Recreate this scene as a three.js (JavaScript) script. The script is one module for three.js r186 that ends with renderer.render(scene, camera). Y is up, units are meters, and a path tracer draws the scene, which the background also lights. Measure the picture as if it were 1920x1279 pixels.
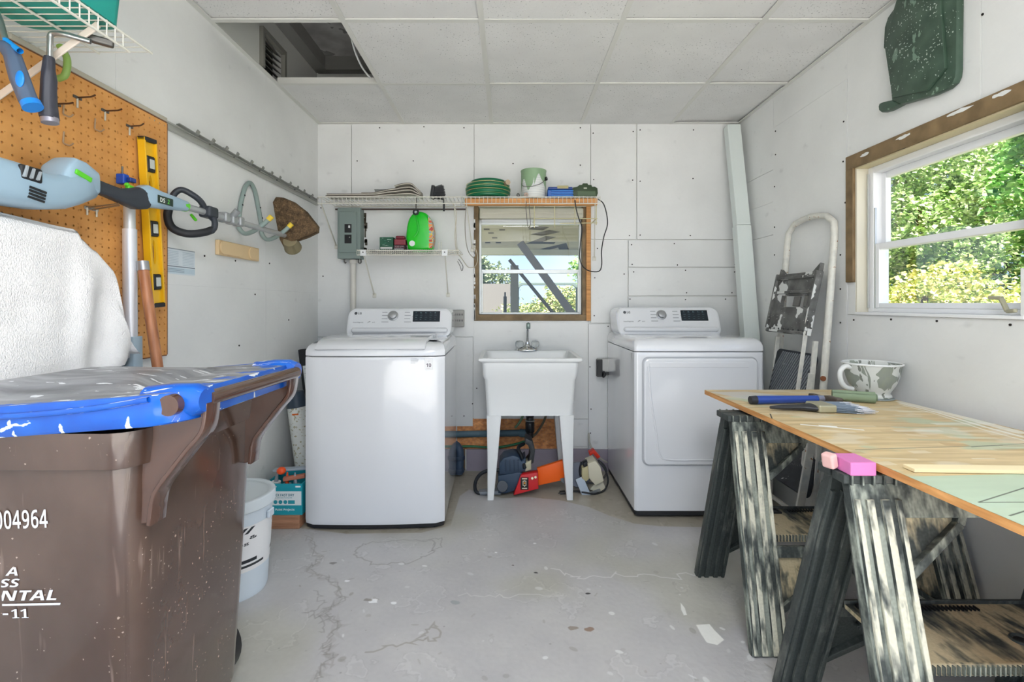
import * as THREE from 'three';
import { RoundedBoxGeometry } from 'three/addons/geometries/RoundedBoxGeometry.js';
import { mergeGeometries, toCreasedNormals } from 'three/addons/utils/BufferGeometryUtils.js';
import { RectAreaLightUniformsLib } from 'three/addons/lights/RectAreaLightUniformsLib.js';
import { ImprovedNoise } from 'three/addons/math/ImprovedNoise.js';

// ------------------------------------------------------------------ camera, sky, sun, exposure
const scene = new THREE.Scene();
const renderer = new THREE.WebGLRenderer({ antialias: true });
renderer.toneMapping = THREE.LinearToneMapping;
renderer.toneMappingExposure = 1.42;
renderer.shadowMap.enabled = true;
const EYE = 1.126, FOCAL = 922, CX = 955, CY = 570;           // eye height in metres; focal length and principal point for a 1920 x 1279 frame
const camera = new THREE.PerspectiveCamera(2 * Math.atan(639.5 / FOCAL) * 180 / Math.PI, 1920 / 1279, 0.05, 200);
camera.setViewOffset(1920, 1279, 960 - CX, 639.5 - CY, 1920, 1279);
camera.position.set(0, EYE, 0);
camera.lookAt(0, EYE, -1);
scene.add(camera);

let seedN = 7;
const rnd = () => { seedN = (seedN * 1664525 + 1013904223) >>> 0; return seedN / 4294967296; };
const reseed = (n) => { seedN = n >>> 0; };
const rr = (a, b) => a + (b - a) * rnd();
const PN = new ImprovedNoise();
const noise = (x, y, z = 0) => PN.noise(x, y, z);
const fbm = (x, y, z = 0, o = 4) => { let s = 0, a = 0.5, f = 1; for (let i = 0; i < o; i++) { s += a * PN.noise(x * f, y * f, z + i * 7.3); a *= 0.5; f *= 2.03; } return s; };
const clamp = (x, a = 0, b = 1) => Math.min(b, Math.max(a, x));
const mixf = (a, b, t) => a + (b - a) * t;
const smooth = (a, b, x) => { const t = clamp((x - a) / (b - a)); return t * t * (3 - 2 * t); };

{ // clear sky with thin clouds, the same all round
  const W = 512, H = 256, d = new Float32Array(W * H * 4);
  for (let y = 0; y < H; y++) for (let x = 0; x < W; x++) {
    const el = ((y + 0.5) / H - 0.5) * Math.PI, az = (x / W) * Math.PI * 2, t = clamp(Math.sin(Math.max(el, 0)));
    const cx = Math.cos(az) * Math.cos(el), cz = Math.sin(az) * Math.cos(el), c = smooth(0.0, 0.35, fbm(cx * 2.4 + 5, Math.sin(el) * 4, cz * 2.4, 4)) * 0.6;
    const k = Math.pow(1 - t, 2.2), i = (y * W + x) * 4;
    d[i] = mixf(mixf(0.2, 0.5, k), 0.95, c); d[i + 1] = mixf(mixf(0.38, 0.68, k), 0.95, c); d[i + 2] = mixf(mixf(0.8, 0.92, k), 0.97, c); d[i + 3] = 1;
  }
  const t = new THREE.DataTexture(d, W, H, THREE.RGBAFormat, THREE.FloatType);
  t.mapping = THREE.EquirectangularReflectionMapping; t.magFilter = THREE.LinearFilter; t.needsUpdate = true;
  scene.background = t; scene.backgroundIntensity = 1.1;
}
const sun = new THREE.DirectionalLight(0xfffaf5, 17);
sun.position.set(-3.5, 9.5, 4.6); sun.target.position.set(0, 0, 0); sun.castShadow = true;
sun.shadow.mapSize.set(2048, 2048); Object.assign(sun.shadow.camera, { left: -10, right: 10, top: 10, bottom: -10, near: 0.5, far: 40 });
scene.add(sun); scene.add(sun.target);

// ------------------------------------------------------------------ helpers
RectAreaLightUniformsLib.init();
const V = (x, y, z) => new THREE.Vector3(x, y, z);
const A3 = (p) => (p.isVector3 ? p.clone() : new THREE.Vector3(p[0], p[1], p[2]));
const at = (px, py, depth) => [(px - CX) * depth / FOCAL, EYE - (py - CY) * depth / FOCAL, -depth];   // surveyed point: image position and distance to metres
const names = new Map();
const numbered = (n) => { const k = names.get(n) ?? 0; names.set(n, k + 1); return k ? `${n}_${String(k).padStart(3, '0')}` : n; };
function tag(o, label, category, group, kind) { o.userData.label = label; if (category) o.userData.category = category; if (group) o.userData.group = group; if (kind) o.userData.kind = kind; return o; }
function thing(name, label, category, pos = [0, 0, 0], turn = 0, group) {
  const o = new THREE.Group(); o.name = numbered(name); o.position.set(...pos); o.rotation.y = turn; scene.add(o); o.updateMatrixWorld(true);
  return tag(o, label, category, group);
}
function structure(name, pos = [0, 0, 0], label) { const o = new THREE.Group(); o.name = name; o.position.set(...pos); scene.add(o); o.updateMatrixWorld(true); o.userData.kind = 'structure'; o.userData.label = label; return o; }
function metricUV(g) {        // uv in metres, projected along the face's main axis
  const p = g.attributes.position, n = g.attributes.normal, uv = new Float32Array(p.count * 2);
  for (let i = 0; i < p.count; i++) {
    const ax = Math.abs(n.getX(i)), ay = Math.abs(n.getY(i)), az = Math.abs(n.getZ(i));
    if (ay >= ax && ay >= az) { uv[i * 2] = p.getX(i); uv[i * 2 + 1] = -p.getZ(i); } else if (ax >= az) { uv[i * 2] = p.getZ(i); uv[i * 2 + 1] = p.getY(i); } else { uv[i * 2] = p.getX(i); uv[i * 2 + 1] = p.getY(i); }
  }
  g.setAttribute('uv', new THREE.BufferAttribute(uv, 2));
}
function plain(g) {
  const own = g.userData.ownUV; if (g.index) g = g.toNonIndexed();
  for (const k of Object.keys(g.attributes)) if (!['position', 'normal', 'uv', 'color'].includes(k)) g.deleteAttribute(k);
  if (!g.attributes.normal) g.computeVertexNormals();
  if (!own || !g.attributes.uv) metricUV(g);
  g.morphAttributes = {}; return g;
}
const join = (gs) => { gs = (Array.isArray(gs) ? gs.flat(3) : [gs]).map(plain); return gs.length === 1 ? gs[0] : mergeGeometries(gs); };
function mesh(name, gs, mat, parent) {   // geometry in the parent's own axes
  const m = new THREE.Mesh(gs.isBufferGeometry && gs.userData.ready ? gs : join(gs), mat); m.name = parent ? name : numbered(name); m.castShadow = m.receiveShadow = true; (parent ?? scene).add(m); return m;
}
function part(name, gs, mat, parent, label) { // geometry given in room coordinates
  const g = join(gs); parent.updateWorldMatrix(true, false); g.applyMatrix4(parent.matrixWorld.clone().invert());
  const m = new THREE.Mesh(g, mat); m.name = name; m.castShadow = m.receiveShadow = true; parent.add(m); if (label) m.userData.label = label; return m;
}
function solid(name, gs, mat, label, category, group, base) { // a thing of one mesh, geometry given in room coordinates
  const g = join(gs); g.computeBoundingBox(); const b = g.boundingBox, c = base ? A3(base) : V((b.min.x + b.max.x) / 2, b.min.y, (b.min.z + b.max.z) / 2);
  g.translate(-c.x, -c.y, -c.z); const m = new THREE.Mesh(g, mat); m.name = numbered(name); m.position.copy(c); m.castShadow = m.receiveShadow = true; scene.add(m);
  return tag(m, label, category, group);
}
const move = (g, x, y, z) => { g.translate(x, y, z); return g; };
const turn = (g, rx, ry, rz) => { g.applyMatrix4(new THREE.Matrix4().makeRotationFromEuler(new THREE.Euler(rx, ry, rz))); return g; };
const box = (w, h, d, x = 0, y = 0, z = 0, r = 0) => move(r > 0 ? new RoundedBoxGeometry(w, h, d, 2, Math.min(r, w / 2.01, h / 2.01, d / 2.01)) : new THREE.BoxGeometry(w, h, d), x, y, z);
const span = (x0, x1, y0, y1, z0, z1, r = 0) => box(Math.abs(x1 - x0), Math.abs(y1 - y0), Math.abs(z1 - z0), (x0 + x1) / 2, (y0 + y1) / 2, (z0 + z1) / 2, r);
function frameOf(a, b, up = V(0, 1, 0)) { // matrix with y along a->b
  const y = b.clone().sub(a).normalize(); let x = up.clone().cross(y); if (x.lengthSq() < 1e-6) x = V(1, 0, 0).cross(y); if (x.lengthSq() < 1e-6) x = V(0, 0, 1).cross(y); x.normalize(); const z = x.clone().cross(y).normalize();
  return new THREE.Matrix4().makeBasis(x, y, z).setPosition(a.clone().add(b).multiplyScalar(0.5));
}
const rod = (a, b, r, r2 = r, seg = 10) => { a = A3(a); b = A3(b); const g = new THREE.CylinderGeometry(r2, r, a.distanceTo(b), seg); return g.applyMatrix4(frameOf(a, b)); };
const bar = (a, b, w, t, up, rad = 0) => { a = A3(a); b = A3(b); const L = a.distanceTo(b), g = rad ? new RoundedBoxGeometry(w, L, t, 2, rad) : new THREE.BoxGeometry(w, L, t); return g.applyMatrix4(frameOf(a, b, up ? A3(up) : undefined)); };
const tube = (pts, r, closed = false, seg = 0, rs = 8) => new THREE.TubeGeometry(new THREE.CatmullRomCurve3(pts.map(A3), closed, 'centripetal'), seg || pts.length * 8, r, rs, closed);
function bent(pts, r, fil = 0.03, rs = 8) { // a rod with rounded bends
  const P = pts.map(A3), path = new THREE.CurvePath();
  let cur = P[0];
  for (let i = 1; i < P.length; i++) {
    if (i === P.length - 1) { path.add(new THREE.LineCurve3(cur, P[i])); break; }
    const a = P[i].clone().sub(P[i - 1]), b = P[i + 1].clone().sub(P[i]), f = Math.min(fil, a.length() * 0.48, b.length() * 0.48);
    const s = P[i].clone().sub(a.setLength(f)), e = P[i].clone().add(b.setLength(f));
    path.add(new THREE.LineCurve3(cur, s)); path.add(new THREE.QuadraticBezierCurve3(s, P[i], e)); cur = e;
  }
  return new THREE.TubeGeometry(path, Math.max(8, P.length * 10), r, rs, false);
}
const lathe = (pts, x = 0, y = 0, z = 0, seg = 32) => move(new THREE.LatheGeometry(pts.map(([a, b]) => new THREE.Vector2(Math.max(a, 1e-4), b)), seg), x, y, z);
const shape = (pts) => new THREE.Shape(pts.map(([x, y]) => new THREE.Vector2(x, y)));
function rrect(x0, y0, x1, y1, r) {
  const s = new THREE.Shape(); s.moveTo(x0 + r, y0); s.lineTo(x1 - r, y0); s.absarc(x1 - r, y0 + r, r, -Math.PI / 2, 0); s.lineTo(x1, y1 - r); s.absarc(x1 - r, y1 - r, r, 0, Math.PI / 2);
  s.lineTo(x0 + r, y1); s.absarc(x0 + r, y1 - r, r, Math.PI / 2, Math.PI); s.lineTo(x0, y0 + r); s.absarc(x0 + r, y0 + r, r, Math.PI, Math.PI * 1.5); return s;
}
const extr = (s, depth, bevel = 0, seg = 8) => new THREE.ExtrudeGeometry(s, { depth: Math.max(1e-4, depth - 2 * bevel), bevelEnabled: bevel > 0, bevelThickness: bevel, bevelSize: bevel, bevelOffset: -bevel, bevelSegments: 2, curveSegments: seg }).translate(0, 0, bevel);
const creased = (g, a = 0.6) => toCreasedNormals(g, a);
// a quad mesh over a grid of points: f(u, v) -> [x, y, z]
function sheet(f, nu, nv, own = true) {
  const pos = [], uv = [], idx = [];
  for (let j = 0; j <= nv; j++) for (let i = 0; i <= nu; i++) { pos.push(...f(i / nu, j / nv)); uv.push(i / nu, j / nv); }
  for (let j = 0; j < nv; j++) for (let i = 0; i < nu; i++) { const a = j * (nu + 1) + i, b = a + 1, c = a + nu + 1, d = c + 1; idx.push(a, b, d, a, d, c); }
  const g = new THREE.BufferGeometry(); g.setAttribute('position', new THREE.Float32BufferAttribute(pos, 3)); g.setAttribute('uv', new THREE.Float32BufferAttribute(uv, 2)); g.setIndex(idx); g.computeVertexNormals(); g.userData.ownUV = own; return g;
}
// closed solid through rings of points
function loft(rings, caps = true, own = false) {
  const n = rings[0].length, pos = [], uv = [], idx = [];
  rings.forEach((r, j) => { for (let i = 0; i <= n; i++) { pos.push(...r[i % n]); uv.push(i / n, j / (rings.length - 1)); } });
  for (let j = 0; j < rings.length - 1; j++) for (let i = 0; i < n; i++) { const a = j * (n + 1) + i, b = a + 1, c = a + n + 1, d = c + 1; idx.push(a, b, d, a, d, c); }
  if (caps) for (const [j, flip] of [[0, true], [rings.length - 1, false]]) {
    const c = [0, 1, 2].map((k) => rings[j].reduce((s, p) => s + p[k], 0) / n), ci = pos.length / 3; pos.push(...c); uv.push(0.5, 0.5); const st = pos.length / 3; rings[j].forEach((p) => { pos.push(...p); uv.push(0.5, 0.5); });
    for (let i = 0; i < n; i++) { const a = st + i, b = st + (i + 1) % n; flip ? idx.push(ci, b, a) : idx.push(ci, a, b); }
  }
  const g = new THREE.BufferGeometry(); g.setAttribute('position', new THREE.Float32BufferAttribute(pos, 3)); g.setAttribute('uv', new THREE.Float32BufferAttribute(uv, 2)); g.setIndex(idx); g.computeVertexNormals(); g.userData.ownUV = own; return g;
}
const ringRR = (x0, x1, z0, z1, r, y, n = 6) => { const out = []; for (const [cx, cz, a0] of [[x1 - r, z1 - r, 0], [x0 + r, z1 - r, 90], [x0 + r, z0 + r, 180], [x1 - r, z0 + r, 270]]) for (let i = 0; i <= n; i++) { const a = (a0 + 90 * i / n) * Math.PI / 180; out.push([cx + r * Math.cos(a), y, cz + r * Math.sin(a)]); } return out.reverse(); };

// ------------------------------------------------------------------ textures and materials
const setup = (t, s, srgb) => { t.wrapS = t.wrapT = THREE.RepeatWrapping; t.magFilter = THREE.LinearFilter; t.repeat.set(1 / s[0], 1 / s[1]); if (srgb) t.colorSpace = THREE.SRGBColorSpace; t.needsUpdate = true; return t; };
function dtex(n, size, f, srgb = true) { // f(x, y) in 0..1 -> [r, g, b] 0..255, on a square of `size` metres
  const d = new Uint8Array(n * n * 4);
  for (let y = 0; y < n; y++) for (let x = 0; x < n; x++) { const c = f(x / n, y / n), i = (y * n + x) * 4; if (Array.isArray(c)) { d[i] = clamp(c[0], 0, 255); d[i + 1] = clamp(c[1], 0, 255); d[i + 2] = clamp(c[2], 0, 255); } else d[i] = d[i + 1] = d[i + 2] = clamp(c, 0, 255); d[i + 3] = 255; }
  return setup(new THREE.DataTexture(d, n, n), [size, size], srgb);
}
function ctex(w, h, size, draw, srgb = true) { const c = document.createElement('canvas'); c.width = w; c.height = h; draw(c.getContext('2d'), w, h); return setup(new THREE.CanvasTexture(c), size, srgb); }
const print = (w, h, draw) => { const t = ctex(w, h, [1, 1], draw); t.wrapS = t.wrapT = THREE.ClampToEdgeWrapping; return t; };
const tile = (x, y, f) => { // makes a noise tile without a seam
  const u = smooth(0.7, 1, x), v = smooth(0.7, 1, y), a = u ? mixf(f(x, y), f(x - 1, y), u) : f(x, y); return v ? mixf(a, u ? mixf(f(x, y - 1), f(x - 1, y - 1), u) : f(x, y - 1), v) : a;
};
const std = (color, roughness = 0.6, o = {}) => new THREE.MeshStandardMaterial({ color, roughness, ...o });
const phy = (color, roughness, o = {}) => new THREE.MeshPhysicalMaterial({ color, roughness, ...o });
const glass = new THREE.MeshPhysicalMaterial({ color: 0xffffff, roughness: 0, transmission: 1, thickness: 0, ior: 1.45 });
const fineBump = dtex(256, 0.35, (x, y) => 128 + 150 * tile(x, y, (a, b) => fbm(a * 14, b * 14, 2, 5)), false);
const M = {};
{
  const paintMap = dtex(512, 1.7, (x, y) => { const s = tile(x, y, (a, b) => fbm(a * 5, b * 5, 1, 5)), k = tile(x, y, (a, b) => fbm(a * 22, b * 30, 9, 3)); const v = 234 + 12 * s - (k > 0.3 ? (k - 0.3) * 60 : 0); return [v, v + 1, v - 1]; });
  M.wall = std(0xffffff, 0.42, { map: paintMap, bumpMap: fineBump, bumpScale: 0.0006 });
  M.wallSheen = std(0xffffff, 0.3, { map: paintMap, bumpMap: fineBump, bumpScale: 0.0006 });   // the same paint, freshly rolled and glossier
  M.trimWhite = std(0xe6e7e2, 0.45, { bumpMap: fineBump, bumpScale: 0.0004 });
  M.screw = std(0x25211d, 0.6, { metalness: 0.3 });
  const tileMap = dtex(512, 0.61, (x, y) => { const k = tile(x, y, (a, b) => noise(a * 90, b * 70, 3)), p = tile(x, y, (a, b) => fbm(a * 3, b * 3, 8, 3)); const v = 226 + 12 * p - (k > 0.42 ? 80 * (k - 0.42) / 0.3 : 0); return [v, v, v - 2]; });
  const tileBump = dtex(512, 0.61, (x, y) => { const k = tile(x, y, (a, b) => noise(a * 90, b * 70, 3)); return 200 - (k > 0.38 ? 130 : 0) + 40 * tile(x, y, (a, b) => fbm(a * 30, b * 30, 1, 3)); }, false);
  M.tile = std(0xffffff, 0.9, { map: tileMap, bumpMap: tileBump, bumpScale: 0.0012 });
  M.grid = std(0xdadad4, 0.5);
  M.wood = std(0xffffff, 0.62, { map: dtex(512, 0.6, (x, y) => { const g = tile(x, y, (a, b) => fbm(a * 3 + 2 * fbm(a * 2, b * 2, 4, 2), b * 40, 2, 4)); return [212 + 60 * g, 152 + 60 * g, 90 + 50 * g]; }) });
  M.brownTrim = std(0xffffff, 0.6, { map: dtex(256, 0.5, (x, y) => { const g = tile(x, y, (a, b) => fbm(a * 6, b * 6, 2, 4)); return [126 + 50 * g, 104 + 44 * g, 72 + 36 * g]; }) });
  M.alu = std(0xc6c9c6, 0.38, { metalness: 0.75 });
  M.steel = std(0xb8bab8, 0.3, { metalness: 0.9 });
  M.darkSteel = std(0x6c6a66, 0.45, { metalness: 0.7 });
  M.vinyl = phy(0xf0f1f2, 0.35);
  M.whitePlastic = phy(0xeceeed, 0.32);
  M.wire = phy(0xdedcd0, 0.4);
  M.black = phy(0x1b1c1e, 0.45);
  M.blackSoft = phy(0x2a2b2e, 0.65);
  M.rust = std(0x8c5636, 0.85);
  M.osb = std(0xffffff, 0.8, { map: dtex(512, 0.6, (x, y) => { const g = tile(x, y, (a, b) => fbm(a * 16, b * 24, 5, 4)), h = tile(x, y, (a, b) => noise(a * 40, b * 60, 2)); return [226 + 60 * g + 24 * h, 156 + 70 * g + 20 * h, 100 + 60 * g]; }), bumpMap: fineBump, bumpScale: 0.004 });
}

// ------------------------------------------------------------------ the room
const FILL_LAMP = 12.5;  // strength of the added fill light overhead
const XL = -1.297, XR = 1.56, ZB = -3.33, YC = 2.347, ZF = 1.15, YROOF = 2.78;
const bk = (px) => (px - CX) * 3.33 / FOCAL, bky = (py) => EYE - (py - CY) * 3.33 / FOCAL;   // surveyed metres on the back wall
const rz = (px, X = XR) => -X * FOCAL / (px - CX);                                             // surveyed z on a side wall
const sy = (py, z) => EYE + (py - CY) * z / FOCAL;
{ // floor
  const S = 4.8, x0 = -1.55, z0 = -3.55;      // the canvas covers x0..x0+S by z0..z0+S
  const N = 2048, toX = (X) => (X - x0) / S * N, toY = (Z) => (Z - z0) / S * N;
  const fl = (px, py) => { const d = FOCAL * EYE / (py - CY); return [toX((px - CX) * d / FOCAL), toY(-d)]; };
  const t = ctex(N, N, [S, S], (g) => {
    const im = g.createImageData(N, N);
    for (let y = 0; y < N; y++) for (let x = 0; x < N; x++) {
      const a = x / N * 10, b = y / N * 10, p = fbm(a * 0.7, b * 0.7, 3, 4), q = fbm(a * 3, b * 3, 8, 4), h = noise(a * 28, b * 28, 5);
      let r = 190 + 16 * p + 10 * q + 3 * h, gg = 188 + 16 * p + 10 * q + 3 * h, bb = 187 + 13 * p + 8 * q + 3 * h;
      const tan = smooth(0.02, 0.2, fbm(a * 0.55 + 9, b * 0.55, 11, 3) + 0.04 * (x / N > 0.5 ? 1 : 0)); r -= 6 * tan; gg -= 6 * tan; bb -= 15 * tan;
      const pe = fbm(a * 2.2 + 20, b * 2.2, 15, 5); if (pe > 0.18 && pe < 0.215) { r += 7; gg += 7; bb += 7; } if (pe > 0.155 && pe <= 0.18) { r -= 6; gg -= 6; bb -= 6; }
      const i = (y * N + x) * 4; im.data[i] = r; im.data[i + 1] = gg; im.data[i + 2] = bb; im.data[i + 3] = 255;
    }
    g.putImageData(im, 0, 0);
    const poly = (pts, fill) => { g.fillStyle = fill; g.beginPath(); pts.forEach(([a, b], i) => { const [u, v] = fl(a, b); i ? g.lineTo(u, v) : g.moveTo(u, v); }); g.closePath(); g.fill(); };
    // bare concrete that the grey floor paint stopped short of
    reseed(21);
    const bare = [[560, 884], [1460, 884], [1460, 988], [1340, 989], [1240, 987], [1190, 982], [1140, 966], [1105, 951], [1050, 938], [990, 932], [940, 934], [905, 926], [880, 918], [862, 930], [845, 985], [790, 999], [650, 1001], [560, 990]];
    poly(bare, 'rgba(168,161,146,1)');
    g.save(); g.beginPath(); bare.forEach(([a, b], i) => { const [u, v] = fl(a, b); i ? g.lineTo(u, v) : g.moveTo(u, v); }); g.clip();
    for (let i = 0; i < 900; i++) { const [u, v] = fl(rr(560, 1460), rr(884, 1000)); g.fillStyle = rnd() < 0.5 ? `rgba(120,108,88,${rr(0.05, 0.25)})` : `rgba(206,200,186,${rr(0.05, 0.3)})`; g.beginPath(); g.ellipse(u, v, rr(1, 14), rr(1, 8), rr(0, 3), 0, 7); g.fill(); }
    g.restore();
    // dried water lines and stains
    const line = (pts, w, col, wig = 6) => { g.strokeStyle = col; g.lineWidth = w; g.beginPath(); pts.forEach(([a, b], i) => { let [u, v] = fl(a, b); u += rr(-wig, wig); v += rr(-wig, wig); i ? g.lineTo(u, v) : g.moveTo(u, v); }); g.stroke(); };
    const dense = (pts, n) => { const o = []; for (let i = 0; i < pts.length - 1; i++) for (let k = 0; k < n; k++) o.push([mixf(pts[i][0], pts[i + 1][0], k / n), mixf(pts[i][1], pts[i + 1][1], k / n)]); o.push(pts[pts.length - 1]); return o; };
    for (let k = 0; k < 3; k++) line(dense([[575, 1005], [600, 1050], [575, 1070], [628, 1090], [640, 1125], [600, 1150], [640, 1170], [610, 1215], [620, 1240], [590, 1279]], 9), [5, 3, 2][k], ['rgba(150,145,138,0.2)', 'rgba(125,119,110,0.24)', 'rgba(110,104,96,0.28)'][k], 9);
    line(dense([[585, 1110], [612, 1128], [575, 1150], [606, 1160], [600, 1190]], 8), 2, 'rgba(120,114,106,0.32)', 7);
    line(dense([[680, 1020], [740, 1012], [810, 1014], [815, 1034], [770, 1055], [700, 1060], [665, 1040], [680, 1020]], 8), 3, 'rgba(140,136,130,0.5)', 5);
    line(dense([[790, 1012], [825, 1010], [830, 1025], [800, 1035]], 6), 2.5, 'rgba(140,136,130,0.5)', 4);
    line(dense([[690, 1225], [760, 1205], [820, 1196], [815, 1170], [790, 1195]], 8), 3, 'rgba(140,132,120,0.5)', 6);
    line(dense([[1040, 1070], [1090, 1085], [1160, 1075], [1260, 1085], [1320, 1070]], 7), 2.5, 'rgba(226,224,222,0.7)', 8);
    line(dense([[860, 1115], [960, 1118], [1060, 1116]], 10), 2, 'rgba(214,212,208,0.7)', 5);
    for (let i = 0; i < 60; i++) { const [u, v] = fl(rr(560, 1450), rr(1010, 1279)); g.fillStyle = rnd() < 0.5 ? `rgba(120,112,100,${rr(0.1, 0.35)})` : `rgba(235,235,233,${rr(0.3, 0.8)})`; g.beginPath(); g.ellipse(u, v, rr(1, 7), rr(1, 5), rr(0, 3), 0, 7); g.fill(); }
    for (const [a, b, s, c] of [[625, 1056, 9, 'rgba(110,106,100,0.7)'], [700, 1127, 11, 'rgba(246,246,246,0.95)'], [690, 1125, 8, 'rgba(120,112,100,0.6)'], [738, 1131, 6, 'rgba(246,246,246,0.9)'], [650, 1090, 6, 'rgba(246,246,246,0.9)'], [853, 1130, 11, 'rgba(140,148,150,0.55)'], [930, 1036, 5, 'rgba(250,250,250,0.9)'], [1003, 1019, 5, 'rgba(250,250,250,0.9)'], [1102, 1113, 6, 'rgba(40,38,34,0.95)'], [1005, 1074, 5, 'rgba(40,38,34,0.9)'], [1075, 1178, 9, 'rgba(110,90,70,0.5)'], [1105, 1180, 9, 'rgba(120,84,60,0.6)'], [962, 1060, 3, 'rgba(60,50,40,0.9)']]) { const [u, v] = fl(a, b); g.fillStyle = c; g.beginPath(); for (let k = 0; k < 9; k++) { const q = k / 9 * 6.28, w = s * rr(0.5, 1); k ? g.lineTo(u + Math.cos(q) * w, v + Math.sin(q) * w * 0.7) : g.moveTo(u + Math.cos(q) * w, v); } g.fill(); }
    poly([[1305, 1172], [1330, 1170], [1340, 1182], [1358, 1200], [1345, 1210], [1325, 1205], [1315, 1190]], 'rgba(248,247,240,1)');
    poly([[1276, 1130], [1284, 1140], [1288, 1153], [1282, 1154], [1277, 1143]], 'rgba(244,244,238,0.95)');
    reseed(5); for (let i = 0; i < 1200; i++) { const u = rr(0, N), v = rr(0, N); g.fillStyle = rnd() < 0.5 ? `rgba(96,92,86,${rr(0.1, 0.4)})` : `rgba(238,238,236,${rr(0.1, 0.5)})`; g.fillRect(u, v, rr(1, 3), rr(1, 3)); }
  });
  t.offset.set(-x0 / S, z0 / S + 1);           // v = -z, canvas top at z0
  const rough = dtex(512, 2.2, (x, y) => 118 + 110 * tile(x, y, (a, b) => fbm(a * 5, b * 5, 4, 5)), false);
  const m = std(0xffffff, 0.85, { map: t, roughnessMap: rough, bumpMap: fineBump, bumpScale: 0.0012 });
  const f = structure('floor', [0, 0, 0], 'grey painted concrete floor with water stains and paint spots');
  part('slab', span(XL - 0.1, XR + 0.1, -0.15, 0, ZB - 0.12, ZF + 0.1), m, f);
}
{ // suspended ceiling: tiles on a metal grid, one tile missing
  const c = structure('ceiling', [0, YC, 0], 'suspended ceiling of white speckled tiles with one tile missing');
  const xs = [XL, -0.715, -0.12, 0.487, 1.094, XR], zs = [ZB, -2.726, -2.116, -1.506, -0.896, -0.286, 0.324, 0.934, ZF];
  reseed(3);
  for (let j = 0; j < zs.length - 1; j++) for (let i = 0; i < 5; i++) {
    if ((i === 0 && j === 1) || (i === 2 && (j === 5 || j === 6))) continue;
    const g = span(xs[i] + 0.004, xs[i + 1] - 0.004, YC + 0.004, YC + 0.02, zs[j] + 0.004, zs[j + 1] - 0.004);
    const uv = rr(0, 5); metricUV(g); const a = g.attributes.uv; for (let k = 0; k < a.count; k++) a.setXY(k, a.getX(k) + uv, a.getY(k) + uv * 1.7); g.userData.ownUV = true; const t = part('ceiling_tile', g, M.tile, c);
    t.rotation.set(rr(-0.004, 0.004), 0, rr(-0.003, 0.003));
  }
  for (const x of xs.slice(1, 5)) part('grid_runner', [span(x - 0.012, x + 0.012, YC - 0.004, YC + 0.002, ZB, ZF), span(x - 0.003, x + 0.003, YC + 0.002, YC + 0.04, ZB, ZF)], M.grid, c);
  for (const z of zs.slice(1, -1)) for (let i = 0; i < 5; i++) part('grid_cross_tee', [span(xs[i] + 0.012, xs[i + 1] - 0.012, YC - 0.0035, YC + 0.002, z - 0.012, z + 0.012), span(xs[i] + 0.012, xs[i + 1] - 0.012, YC + 0.002, YC + 0.035, z - 0.002, z + 0.002)], M.grid, c);
  part('wall_angle', [span(XL, XL + 0.022, YC - 0.003, YC + 0.002, ZB, ZF), span(XR - 0.022, XR, YC - 0.003, YC + 0.002, ZB, ZF), span(XL, XR, YC - 0.003, YC + 0.002, ZB, ZB + 0.022)], M.grid, c);
  // added fill light for the room, shaped as a ceiling troffer, unseen behind the viewer
  const fillLamp = thing('added_fill_light', 'white recessed ceiling light added behind the viewer to fill the room', 'light', [0.1835, YC, 0.324]);
  part('housing', [span(-0.108, 0.475, YC + 0.09, YC + 0.1, -0.27, 0.92), span(-0.108, -0.1, YC, YC + 0.09, -0.27, 0.92), span(0.467, 0.475, YC, YC + 0.09, -0.27, 0.92), span(-0.1, 0.467, YC, YC + 0.09, -0.27, -0.262), span(-0.1, 0.467, YC, YC + 0.09, 0.912, 0.92)], M.grid, fillLamp);
  part('diffuser', span(-0.1, 0.467, YC + 0.004, YC + 0.01, -0.262, 0.912), std(0xffffff, 0.6, { emissive: 0xf3f8ff, emissiveIntensity: 2.5 }), fillLamp);
  const ra = new THREE.RectAreaLight(0xf3f8ff, FILL_LAMP, 0.56, 1.16); ra.position.set(0.1835, YC - 0.006, 0.324); ra.rotation.x = -Math.PI / 2; scene.add(ra);
  // roof over the ceiling, seen through the gap
  const r = structure('roof', [0, YROOF, 0], 'dark roof deck above the missing ceiling tile');
  part('deck', span(XL - 0.5, XR + 0.5, YROOF, YROOF + 0.06, ZB - 0.35, ZF + 0.3), std(0xf2f2f0, 0.85, { map: dtex(256, 1.2, (x, y) => { const g = tile(x, y, (a, b) => fbm(a * 5, b * 5, 6, 4)); const v = 205 + 120 * g - (g > 0.2 ? 70 : 0); return [v, v, v]; }) }), r);
  part('rafter_plate', span(XL - 0.02, XL + 0.07, YROOF - 0.09, YROOF, ZB, ZF), std(0x9c9c98, 0.8), r);
  part('rafter_plate', span(XL, XR, YROOF - 0.09, YROOF, ZB - 0.02, ZB + 0.05), std(0x8a8a86, 0.8), r);
  const w = solid('ceiling_cable', tube([[-0.79, YC + 0.26, -2.45], [-0.80, YC + 0.12, -2.5], [-0.79, YC + 0.05, -2.62], [-0.77, YC + 0.03, -2.72]], 0.005), M.whitePlastic, 'white cable looping inside the open ceiling bay', 'cable');
}
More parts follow.
